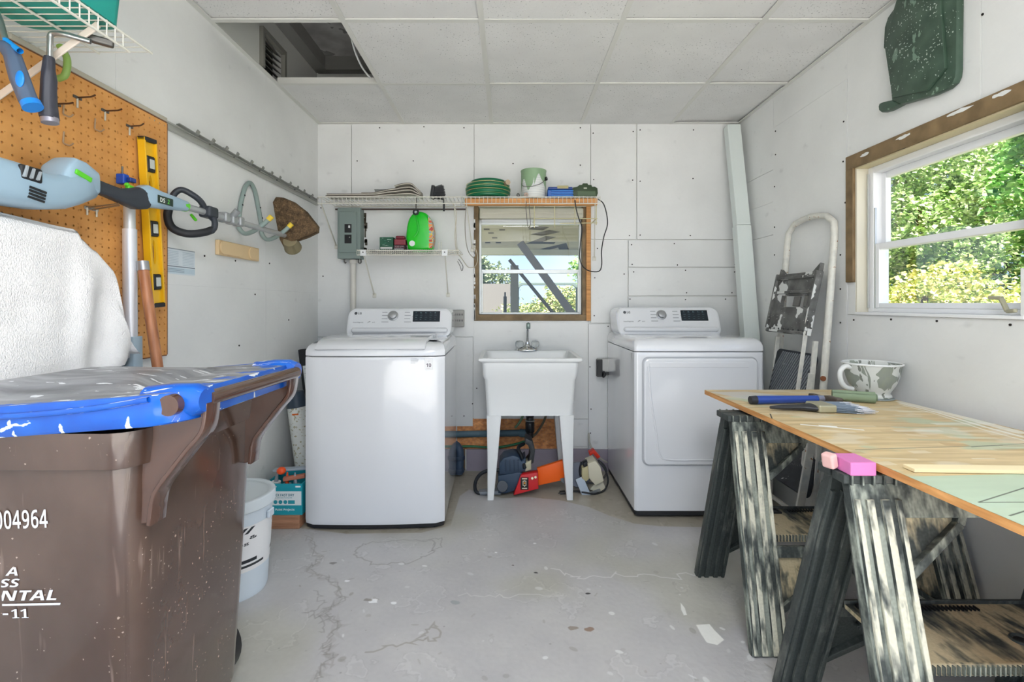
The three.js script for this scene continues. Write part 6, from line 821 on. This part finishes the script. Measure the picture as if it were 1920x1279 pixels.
{ // plywood worktop
  const x0 = -0.327, x1 = 0.327, z0 = -0.75, z1 = 0.75, C = [1.183, 0, -1.385], TOP = 0.754, TH = 0.019;
  const t = thing('plywood_worktop', 'paint-smeared plywood sheet lying across the two sawhorses', 'worktop', [C[0], TOP - TH, C[2]], 0.014);
  const W = 720, Hh = 1440, on = (px, py) => { const d = FOCAL * (EYE - TOP) / (py - CY), X = (px - CX) * d / FOCAL - C[0], Z = -d - C[2]; return [(X - x0) / (x1 - x0) * W, (Z - z0) / (z1 - z0) * Hh]; };
  const map = print(W, Hh, (g) => {
    const im = g.createImageData(W, Hh); for (let y = 0; y < Hh; y++) for (let x = 0; x < W; x++) { const a = x / W, b = y / Hh, gr = fbm(a * 3 + 0.6 * fbm(a * 2, b * 6, 3, 2), b * 60, 2, 4), p = fbm(a * 2.5, b * 5, 7, 4), w = smooth(0.08, 0.22, fbm(a * 3.5, b * 14, 12, 4)), mint = smooth(0.1, 0.24, fbm(a * 2.2 + 4, b * 9, 17, 4)); let r = 208 + 44 * gr + 16 * p, gg = 184 + 44 * gr + 16 * p, bb = 138 + 40 * gr + 14 * p; r = mixf(r, 182, 0.75 * mint); gg = mixf(gg, 196, 0.75 * mint); bb = mixf(bb, 168, 0.75 * mint); r = mixf(r, 222, 0.5 * w); gg = mixf(gg, 214, 0.5 * w); bb = mixf(bb, 196, 0.5 * w); const i = (y * W + x) * 4; im.data[i] = r; im.data[i + 1] = gg; im.data[i + 2] = bb; im.data[i + 3] = 255; } g.putImageData(im, 0, 0);
    const poly = (pts, c) => { g.fillStyle = c; g.beginPath(); pts.forEach((p, k) => { const [x, y] = on(...p); k ? g.lineTo(x, y) : g.moveTo(x, y); }); g.fill(); }, line = (pts, c, w) => { g.strokeStyle = c; g.lineWidth = w; g.beginPath(); pts.forEach((p, k) => { const [x, y] = on(...p); k ? g.lineTo(x, y) : g.moveTo(x, y); }); g.stroke(); };
    // mint painted corner, with its ragged edge
    poly([[1690, 892], [1920, 888], [2100, 890], [2400, 1100], [1935, 1010], [1800, 945]], 'rgba(176,200,178,0.85)'); poly([[1335, 735], [1400, 734], [1480, 742], [1420, 752]], 'rgba(206,204,200,0.8)');
    reseed(77); for (let i = 0; i < 46; i++) { const y = rr(745, 870), x = rr(1420, 1900), l = rr(30, 120); line([[x, y], [x + l, y + rr(-3, 5)]], rnd() < 0.5 ? `rgba(236,234,226,${rr(0.15, 0.5)})` : rnd() < 0.5 ? `rgba(150,170,150,${rr(0.15, 0.4)})` : `rgba(170,130,80,${rr(0.15, 0.4)})`, rr(4, 26)); }
    for (const [o, w, a] of [[2, 40, 0.75], [9, 16, 0.85], [-5, 22, 0.7], [15, 9, 0.7]]) line([[1690, 752 + o * 0.4], [1760, 768 + o * 0.6], [1850, 792 + o], [1925, 812 + o]], `rgba(238,236,228,${a})`, w);
    line([[1500, 795], [1620, 806]], 'rgba(246,244,240,0.9)', 12); line([[1535, 797], [1570, 800]], 'rgba(250,250,246,0.95)', 14);
    for (const l of [[[1824, 940], [1920, 912]], [[1824, 940], [1960, 940]], [[1880, 965], [1950, 945]], [[1820, 838], [1925, 832]], [[1600, 842], [1880, 835]]]) line(l, 'rgba(60,64,52,0.75)', 3); line([[1445, 775], [1449, 788]], 'rgba(40,36,30,0.9)', 4);
  });
  mesh('core', box(x1 - x0, TH - 0.001, z1 - z0, 0, (TH - 0.001) / 2, 0, 0.001), M.wood, t);
  const f = new THREE.PlaneGeometry(x1 - x0, z1 - z0); f.rotateX(-Math.PI / 2); f.translate(0, TH - 0.0004, 0); f.userData.ownUV = true; mesh('painted_face', f, std(0xffffff, 0.55, { map, bumpMap: fineBump, bumpScale: 0.0006 }), t);
  // what lies on it
  const Y = TOP;
  const h = thing('claw_hammer', 'hammer with blue handle lying on the plywood worktop', 'hammer', [1.09, Y, -1.9]); part('handle', rod([0.912, Y + 0.0165, -1.82], [1.16, Y + 0.0165, -1.84], 0.016, 0.0135, 18), phy(0x27489a, 0.35), h); part('butt', [rod([0.89, Y + 0.0165, -1.818], [0.913, Y + 0.0165, -1.82], 0.0145, 0.0165, 18)], phy(0x23262e, 0.4), h);
  part('head', [bar([1.187, Y + 0.0165, -1.842], [1.195, Y + 0.0165, -1.775], 0.028, 0.028, [0, 1, 0], 0.005), bar([1.187, Y + 0.0165, -1.842], [1.176, Y + 0.0165, -1.92], 0.022, 0.016, [0, 1, 0], 0.004)], std(0x6b5f55, 0.45, { metalness: 0.6 }), h); part('neck', rod([1.15, Y + 0.0165, -1.839], [1.18, Y + 0.0165, -1.8415], 0.0145, 0.013, 14), std(0x8d8fa0, 0.4, { metalness: 0.4 }), h);
  const b = thing('paint_brush', 'paint brush with black handle and splayed grey bristles', 'brush', [1.07, Y, -1.71]); const bz = -1.71; part('handle', creased(loft([[0.907, 0.005, 0.004], [0.95, 0.009, 0.011], [1.0, 0.01, 0.013], [1.02, 0.011, 0.016], [1.04, 0.012, 0.03], [1.052, 0.013, 0.038]].map(([x, hy, hz]) => { const o = []; for (let i = 0; i < 14; i++) { const a = i / 14 * 6.2832; o.push([x, Y + 0.0125 + hy * Math.sin(a), bz + hz * Math.cos(a)]); } return o; })), 1.0), phy(0x2b2d31, 0.4), b);
  part('ferrule', box(0.062, 0.027, 0.084, 1.083, Y + 0.0145, bz, 0.007), std(0xb4b096, 0.35, { metalness: 0.5 }), b); reseed(19); const br = [], brT = []; for (let i = 0; i < 420; i++) { const z = rr(-0.04, 0.04), y = rr(0.004, 0.026), a = [1.112, Y + y, bz + z], e = [1.112 + rr(0.07, 0.125), Y + Math.max(0.002, y * 0.7), bz + z * 1.7], mid = [mixf(a[0], e[0], 0.72), mixf(a[1], e[1], 0.72), mixf(a[2], e[2], 0.72)]; br.push(rod(a, mid, 0.0011, 0.001, 4)); brT.push(rod(mid, e, 0.001, 0.0006, 4)); }
  part('bristles', br, std(0x7f8d9c, 0.7), b).userData.kind = 'stuff'; part('bristle_tips', brT, std(0xe4e6ec, 0.7), b, 'white painted bristle tips').userData.kind = 'stuff';
  const ro = thing('roller_cover', 'sage green paint roller lying against the mixing bowl', 'roller', [1.31, Y, -1.89]); part('sleeve', rod([1.247, Y + 0.021, -1.9], [1.368, Y + 0.021, -1.84], 0.0205, 0.0205, 24), std(0x8a9c80, 0.8, { bumpMap: fineBump, bumpScale: 0.002 }), ro); part('end_cap', rod([1.368, Y + 0.021, -1.84], [1.374, Y + 0.021, -1.837], 0.015, 0.013, 20), std(0x6f8068, 0.6), ro);
  const bo = thing('mixing_bowl', 'paint-caked mixing bowl with handle and spout', 'bowl', [1.437, Y, -1.95]); const bt = dtex(512, 0.3, (x, y) => { const k = tile(x, y, (a, c) => fbm(a * 2.4 + 1.7, c * 2.2, 6, 4)), s = tile(x, y, (a, c) => fbm(a * 16, c * 8, 2, 4)); return k > 0.02 ? [146 + 10 * s, 153 + 10 * s, 142] : s > 0.22 ? [128, 132, 124] : [216, 219, 215]; });
  const cp = [[0.0001, 0.004], [0.06, 0.004], [0.066, 0.008], [0.064, 0.016], [0.058, 0.022], [0.066, 0.034], [0.08, 0.06], [0.09, 0.09], [0.095, 0.125], [0.1, 0.134], [0.1, 0.138], [0.094, 0.138], [0.088, 0.12], [0.078, 0.07], [0.055, 0.036], [0.0001, 0.03]]; const bg = lathe(cp, 0, 0, 0, 48); { const p = bg.attributes.position; for (let i = 0; i < p.count; i++) { const x = p.getX(i), y = p.getY(i), z = p.getZ(i), a = Math.atan2(z, x), r = Math.hypot(x, z); if (y > 0.08 && r > 0.05) { const k = Math.exp(-(a * a) / 0.05) * 0.03 * smooth(0.08, 0.138, y); p.setX(i, x + k); } } bg.computeVertexNormals(); }
  mesh('bowl', bg, std(0xffffff, 0.5, { map: bt }), bo); mesh('rim', move(turn(new THREE.TorusGeometry(0.0985, 0.004, 8, 48), Math.PI / 2, 0, 0), 0, 0.137, 0), M.whitePlastic, bo); mesh('handle', tube([[-0.09, 0.122, 0.01], [-0.115, 0.125, 0.012], [-0.133, 0.105, 0.012], [-0.13, 0.07, 0.012], [-0.112, 0.045, 0.01], [-0.08, 0.036, 0.006]], 0.0095, false, 40, 10), phy(0xe3e5e3, 0.4), bo); mesh('base_plate', lathe([[0.0001, 0.0005], [0.072, 0.0005], [0.075, 0.003], [0.072, 0.005], [0.0001, 0.0045]], 0, 0, 0, 36), std(0x9fa8a8, 0.5), bo);
  solid('wood_strip', bar([0.893, Y + 0.0046, -1.1], [1.49, Y + 0.0046, -1.075], 0.034, 0.008, [0, 1, 0], 0.001), std(0xf0dfb4, 0.6), 'pale thin wood strip lying across the plywood worktop', 'strip');
  // shims and scraps on the sawhorse tops
  solid('pink_block', span(0.792, 0.852, 0.7265, 0.758, -1.215, -1.14, 0.003), phy(0xd47ab4, 0.6), 'magenta pink shim on near sawhorse beside the worktop edge', 'shim'); solid('pale_pink_block', turn(box(0.022, 0.036, 0.03, 0, 0, 0, 0.006), 0, 0.4, 0.2).translate(0.775, 0.7475, -1.19), std(0xe0b4ae, 0.7), 'pale pink scrap at left end of near sawhorse', 'scrap'); solid('red_block', span(0.875, 0.905, 0.7265, 0.7345, -1.86, -1.78, 0.001), std(0xc05058, 0.6), 'small red shim on the far sawhorse top', 'shim');
}
{ // folding step ladder leaning on the right wall
  const t = thing('step_ladder', 'paint-splattered folding step ladder leaning on right wall', 'ladder', [1.45, 0, -2.5]); const tm = std(0xffffff, 0.45, { map: dtex(256, 0.3, (x, y) => { const k = tile(x, y, (a, b) => fbm(a * 8, b * 8, 3, 5)); return k > 0.3 ? [150, 104, 70] : [216 + 40 * k, 215 + 36 * k, 206 + 30 * k]; }) });
  const X = (y, o = 0) => 1.415 + 0.075 * y - o, zn = -2.3, zf = -2.69;
  part('front_rail', bent([[X(0), 0.012, zn], [X(1.5), 1.535, zn], [X(1.55), 1.575, (zn + zf) / 2], [X(1.5), 1.545, zf], [X(0), 0.012, zf]], 0.016, 0.07, 12), tm, t);
  for (const z of [zn, zf]) part('rubber_foot', rod([X(0), 0, z], [X(0.03), 0.035, z], 0.02, 0.019, 14), M.black, t);
  for (const z of [zn - 0.03, zf + 0.03]) part('rear_leg', bar([X(0.02, 0.055), 0.0, z], [X(0.95, 0.035), 0.95, z], 0.022, 0.014, [0, 0, 1], 0.003), tm, t);
  part('rear_crossbar', bar([X(0.12, 0.05), 0.12, zn - 0.04], [X(0.12, 0.05), 0.12, zf + 0.04], 0.02, 0.012, [1, 0, 0], 0.003), tm, t);
  const speck = dtex(512, 0.4, (x, y) => { const k = tile(x, y, (a, b) => fbm(a * 5, b * 5, 21, 5)), n = tile(x, y, (a, b) => noise(a * 46, b * 46, 5)), w = tile(x, y, (a, b) => fbm(a * 3, b * 3, 33, 4)); if (w > 0.16 || n > 0.6) return [214, 216, 212]; const v = 74 + 90 * clamp(k + 0.2); return [v, v, v - 3]; });
  const pm = std(0xffffff, 0.6, { map: speck }), blk = std(0xffffff, 0.5, { map: dtex(256, 0.3, (x, y) => { const n = tile(x, y, (a, b) => fbm(a * 12, b * 12, 6, 4)), k = tile(x, y, (a, b) => noise(a * 40, b * 40, 3)); return n > 0.3 || k > 0.68 ? [196, 198, 196] : [44 + 26 * n, 48 + 26 * n, 54 + 26 * n]; }) });
  // panel in its own axes: x across the ladder (along z), y up the slope, z towards the room
  const panel = (yt, yb, ob, ot) => { const a = V(X(yt, ot), yt, (zn + zf) / 2), b = V(X(yb, ob), yb, (zn + zf) / 2), u = a.clone().sub(b).normalize(), w = V(0, 0, 1), n = w.clone().cross(u).normalize(); if (n.x > 0) n.negate(); return { m: new THREE.Matrix4().makeBasis(w, u, n).setPosition(a.clone().add(b).multiplyScalar(0.5)), h: a.distanceTo(b) }; };
  { const { m, h } = panel(1.3, 0.975, 0.075, 0.03), L = (g) => g.applyMatrix4(m), w = 0.172; const s = shape([[-w - 0.01, -h / 2], [w + 0.01, -h / 2], [w, h / 2 - 0.03], [w - 0.004, h / 2 + 0.02], [w - 0.05, h / 2 - 0.02], [-w + 0.05, h / 2 - 0.02], [-w + 0.004, h / 2 + 0.01], [-w, h / 2 - 0.03]]);
    s.holes.push(new THREE.Path([[-0.1, -0.03], [0.13, -0.03], [0.13, 0.03], [-0.1, 0.03]].map((p) => new THREE.Vector2(...p))));
    const pl = part('platform', L(extr(s, 0.022, 0.003).translate(0, 0, -0.006)), pm, t, 'grey platform caked with white paint'); 
    for (const x of [-w, w]) part('platform_rim', L(box(0.014, h - 0.04, 0.034, x, 0, 0.012, 0.003)), pm, t); for (const y of [-h / 2 + 0.008, 0.045, h / 2 - 0.045]) part('platform_rim', L(box(2 * w, 0.014, 0.03, 0, y, 0.012, 0.003)), pm, t);
    part('hinge_bracket', L(box(0.05, 0.05, 0.012, 0.03, 0.0, 0.006, 0.003)), M.darkSteel, t); part('hinge_bracket', L(box(0.03, 0.055, 0.014, 0.11, 0.0, 0.006, 0.003)), M.darkSteel, t); const hl = []; for (let i = 0; i < 8; i++) hl.push(rod([-0.15 + i * 0.043, -h / 2 + 0.02, 0.015], [-0.15 + i * 0.043, -h / 2 + 0.02, 0.018], 0.005, 0.005, 8)); part('rivet_holes', hl.map(L), M.black, t).userData.kind = 'stuff'; }
  for (const [yt, yb, ot, ob, lab] of [[0.885, 0.58, 0.02, 0.06, 'upper']]) { const { m, h } = panel(yt, yb, ob, ot), L = (g) => g.applyMatrix4(m), w = 0.165; part('step', L(extr(rrect(-w, -h / 2, w, h / 2, 0.035), 0.024, 0.004).translate(0, 0, -0.01)), blk, t); const rb = []; for (let i = 0; i < 30; i++) { const c = -w - 0.1 + i * 0.0185; const p = [c, -h / 2 + 0.012], q = [c + h * 0.55, h / 2 - 0.012]; const cl = (p, q) => { const lim = w - 0.012; let a = [...p], b = [...q]; const sl = (b[1] - a[1]) / (b[0] - a[0]); if (a[0] < -lim) { a[1] += sl * (-lim - a[0]); a[0] = -lim; } if (b[0] > lim) { b[1] -= sl * (b[0] - lim); b[0] = lim; } return a[0] < b[0] && a[1] < b[1] ? [a, b] : null; }; const r = cl(p, q); if (r) rb.push(L(bar([...r[0], 0.0155], [...r[1], 0.0155], 0.007, 0.005, [0, 0, 1]))); } part('tread_ribs', rb, std(0x83888c, 0.6), t).userData.kind = 'stuff'; }
  part('link_bar', [bar([X(0.98, 0.08), 1.06, zn - 0.02], [X(0.7, 0.1), 0.66, zn - 0.045], 0.02, 0.005, [0, 0, 1], 0.002)], tm, t); part('link_bar', bar([X(0.85, 0.06), 0.8, zn - 0.01], [X(0.55, 0.07), 0.5, zn - 0.03], 0.026, 0.006, [0, 0, 1], 0.002), tm, t); part('link_bar', bar(at(1524, 815, 2.2), at(1498, 962, 2.2), 0.036, 0.012, [0, 0, 1], 0.003), tm, t); part('link_bar', bar(at(1536, 820, 2.26), at(1528, 922, 2.26), 0.016, 0.006, [0, 0, 1], 0.002), tm, t);
  { // lowest step, swung half open
    const A = V(...at(1446, 858, 2.5)), B = V(...at(1545, 826, 2.32)), C = V(...at(1517, 938, 2.24)), D = V(...at(1436, 886, 2.42)), n = B.clone().sub(A).cross(D.clone().sub(A)).normalize(); if (n.z < 0) n.negate();
    const q = (u, v, o) => A.clone().lerp(B, u).lerp(D.clone().lerp(C, u), v).addScaledVector(n, o), ring = (o, i) => { const r = []; for (const [cu, cv, a0] of [[1 - i, 1 - i, 0], [i, 1 - i, 90], [i, i, 180], [1 - i, i, 270]]) for (let k = 0; k <= 5; k++) { const a = (a0 + 18 * k) * Math.PI / 180, ru = 0.12; r.push(q(clamp(cu + (cu > 0.5 ? -ru : ru) + ru * Math.cos(a)), clamp(cv + (cv > 0.5 ? -ru : ru) + ru * Math.sin(a)), o).toArray()); } return r; };
    part('step', creased(loft([ring(-0.014, 0.02), ring(-0.01, 0), ring(0.004, 0), ring(0.008, 0.015)]), 0.7), blk, t); const rb = []; for (let k = 1; k < 17; k++) rb.push(bar(q(0.05, k / 17.5, 0.009), q(0.95, k / 17.5, 0.009), 0.006, 0.005, n)); part('tread_ribs', rb, std(0x83888c, 0.6), t).userData.kind = 'stuff';
  }
  part('pivot_bolt', rod([X(0.8, 0.02), 0.78, zn + 0.016], [X(0.8, 0.02), 0.78, zn + 0.024], 0.012, 0.012, 12), M.rust, t);
}
{ // green moulded panel hung on the right wall
  const Z = (px, X) => -X * FOCAL / (px - CX), X0 = 1.535, pt = (px, py) => { const z = Z(px, X0); return [z, EYE + (py - CY) * z / FOCAL]; };
  const t = thing('moulded_panel', 'dark green moulded plastic panel hung on right wall', 'panel', [XR, 1.9, -1.8]);
  const gm = std(0xffffff, 0.42, { map: dtex(512, 0.4, (x, y) => { const k = tile(x, y, (a, b) => fbm(a * 5, b * 5, 6, 4)), n = tile(x, y, (a, b) => noise(a * 52, b * 52, 9)), w = tile(x, y, (a, b) => fbm(a * 9 + 3, b * 5, 17, 4)), m = tile(x, y, (a, b) => noise(a * 5, b * 5, 31)); if (n > 0.5 + 0.25 * m) return [196, 206, 198]; if (w > 0.26) return [120, 146, 128]; return [62 + 34 * k, 84 + 36 * k, 70 + 34 * k]; }) });
  const lie = (s, d, b, x) => creased(turn(extr(shape(s.map(([a, c]) => [a, c])), d, b), 0, -Math.PI / 2, 0), 0.6).translate(x, 0, 0);   // outline (z, y) swept along x
  part('body', lie([[1700, -62], [1686, 8], [1675, 20], [1666, 33], [1660, 52], [1658, 90], [1664, 97], [1674, 190], [1690, 196], [1750, 179], [1776, 167], [1788, 156], [1793, 145], [1795, 130], [1797, -90]].map((p) => pt(...p)), 0.028, 0.006, XR - 0.002), gm, t);
  part('raised_face', lie([[1704, -50], [1682, 20], [1670, 46], [1666, 90], [1680, 184], [1745, 170], [1780, 128], [1766, -70]].map((p) => pt(...p)), 0.014, 0.005, XR - 0.028), gm, t);
  part('lip', lie([[1651, 200], [1653, 194], [1660, 191], [1676, 188], [1690, 196], [1668, 208], [1657, 211], [1652, 207]].map((p) => pt(...p)), 0.034, 0.006, XR - 0.002), gm, t);
}

// ------------------------------------------------------------------ tools on the floor under the sink
{
  const d = 2.9, P = (x, y) => { const a = at(x, y - 6, d); return [a[0], a[1]]; }, ex = (pts, z, th, b = 0.008) => creased(extr(shape(pts.map((p) => P(...p))), th, b), 0.7).translate(0, 0, z);
  const t = thing('chainsaw', 'dark blue and red chainsaw with orange bar cover under sink', 'chainsaw', [0.08, 0, -2.92]);
  const nav = phy(0x2f4257, 0.45), red = phy(0xd3262b, 0.35), org = phy(0xff6a12, 0.4);
  const tub = (pts, r, z, m, n) => part(n, tube(pts.map(([x, y, o = 0]) => at(x, y - 6, z + o)), r, false, pts.length * 10, 10), m, t);
  tub([[942, 888], [918, 888], [900, 896], [891, 912], [893, 928], [906, 932], [930, 930]], 0.0105, 2.9, phy(0x1f2226, 0.5), 'rear_handle'); part('handle_base', ex([[898, 927], [935, 924], [940, 932], [901, 933]], -2.94, 0.06), phy(0x7d8287, 0.5), t);
  part('engine_cover', ex([[936, 872], [944, 862], [962, 857], [972, 860], [978, 868], [985, 862], [988, 886], [960, 893], [936, 893]], -3.02, 0.15, 0.012), nav, t); for (let i = 0; i < 4; i++) part('cover_fin', ex([[946 + i * 8, 866], [949 + i * 8, 865], [950 + i * 8, 886], [947 + i * 8, 887]], -2.872, 0.008, 0.001), phy(0x26384c, 0.5), t);
  part('body', ex([[934, 895], [975, 888], [980, 892], [964, 924], [946, 929], [934, 928]], -3.0, 0.13, 0.01), nav, t); part('starter_bulge', rod(at(942, 912, 2.88), at(942, 912, 2.85), 0.034, 0.03, 24), phy(0x3b4148, 0.5), t);
  part('side_cover', ex([[976, 892], [1008, 886], [1009, 917], [963, 929]], -2.9, 0.05, 0.006), red, t); const bd = quad(0.046, 0.072, P(983, 907)[0], P(983, 907)[1], -2.849); turn(bd, 0, 0, 0); part('badge', bd, std(0xffffff, 0.45, { map: print(200, 310, (g) => { g.fillStyle = '#141414'; g.fillRect(0, 0, 200, 310); g.fillStyle = '#e9dfc0'; g.fillRect(36, 22, 130, 26); g.fillRect(36, 262, 130, 24); g.strokeStyle = '#e9dfc0'; g.lineWidth = 16; g.strokeRect(62, 92, 76, 110); g.fillStyle = '#e8932c'; g.fillRect(82, 120, 38, 50); g.fillStyle = '#e9dfc0'; g.fillRect(90, 74, 20, 18); g.fillRect(90, 204, 20, 30); }) }), t);
  for (const [x, y] of [[998, 903], [1004, 901]]) part('bar_nut', rod(at(x, y - 6, 2.85), at(x, y - 6, 2.838), 0.0075, 0.0075, 6), std(0xd8c9a8, 0.4, { metalness: 0.4 }), t);
  part('bar_sheath', ex([[1007, 885], [1060, 868], [1063, 905], [1009, 917]], -2.93, 0.03, 0.004), org, t); part('bar_nose', rod(at(1062, 894, 2.92), at(1062, 894, 2.9), 0.04, 0.04, 28), phy(0x5a5f66, 0.5), t);
  part('front_guard', ex([[986, 826], [998, 832], [1003, 850], [1000, 872], [986, 882], [984, 876], [992, 866], [994, 852], [990, 840], [984, 836]], -3.0, 0.12, 0.004), phy(0x2b2e30, 0.4), t); tub([[984, 884], [978, 862, 0.05], [972, 846, 0.09], [982, 838, 0.13]], 0.011, 2.86, phy(0x1f2226, 0.5), 'front_handle'); part('muffler', ex([[984, 872], [996, 866], [996, 884], [984, 888]], -2.95, 0.08), std(0xb9b59a, 0.6), t);

  const c = thing('circular_saw', 'cream corded power saw wrapped in cable beside the dryer', 'saw', [0.48, 0, -2.98]), crm = std(0xd6d0b8, 0.5), dz = 2.98, Q = (x, y) => { const a = at(x, y, dz); return [a[0], a[1]]; }, eq = (pts, z, th, b = 0.006) => creased(extr(shape(pts.map((p) => Q(...p))), th, b), 0.7).translate(0, 0, z);
  part('motor_body', eq([[1098, 862], [1112, 856], [1122, 868], [1128, 894], [1112, 902], [1100, 888]], -3.02, 0.12, 0.01), crm, c); part('gear_case', eq([[1088, 872], [1100, 866], [1104, 888], [1096, 896], [1088, 890]], -3.0, 0.09), std(0xc4b98e, 0.5), c); part('rear_grip', eq([[1110, 905], [1128, 898], [1134, 912], [1122, 920], [1104, 914]], -3.01, 0.07), crm, c);
  part('blade_guard', rod(at(1084, 890, 2.98), at(1084, 890, 2.95), 0.075, 0.07, 30), std(0x5c6068, 0.45, { metalness: 0.4 }), c); part('base_shoe', [bar(at(1086, 896, 2.92), at(1101, 932, 2.9), 0.05, 0.006, [0, 0, 1], 0.002), bar(at(1101, 933, 2.9), at(1130, 922, 2.95), 0.05, 0.006, [0, 0, 1], 0.002)], std(0xaeb4b8, 0.35, { metalness: 0.6 }), c); part('red_guard', eq([[1108, 856], [1118, 850], [1130, 864], [1124, 868], [1116, 858], [1110, 862]], -3.1, 0.05, 0.003), phy(0xe03a24, 0.4), c); part('switch_block', eq([[1090, 862], [1098, 858], [1100, 866], [1092, 870]], -2.96, 0.05), M.black, c);
  part('power_cable', tube([at(1090, 866, 2.94), at(1087, 885, 2.93), at(1094, 902, 2.92), at(1112, 906, 2.91), at(1128, 900, 2.92), at(1137, 886, 2.94), at(1132, 872, 2.95), at(1122, 864, 2.95), at(1134, 880, 2.93), at(1140, 902, 2.92), at(1134, 918, 2.92), at(1115, 926, 2.9), at(1098, 924, 2.9), at(1080, 921, 2.92), at(1058, 924, 2.92)], 0.0055, false, 170, 8), M.black, c); part('plug', [rod(at(1060, 924, 2.92), at(1050, 926, 2.92), 0.014, 0.018, 14), rod(at(1050, 924, 2.92), at(1047, 925, 2.92), 0.003)], M.black, c);
}

renderer.render(scene, camera);
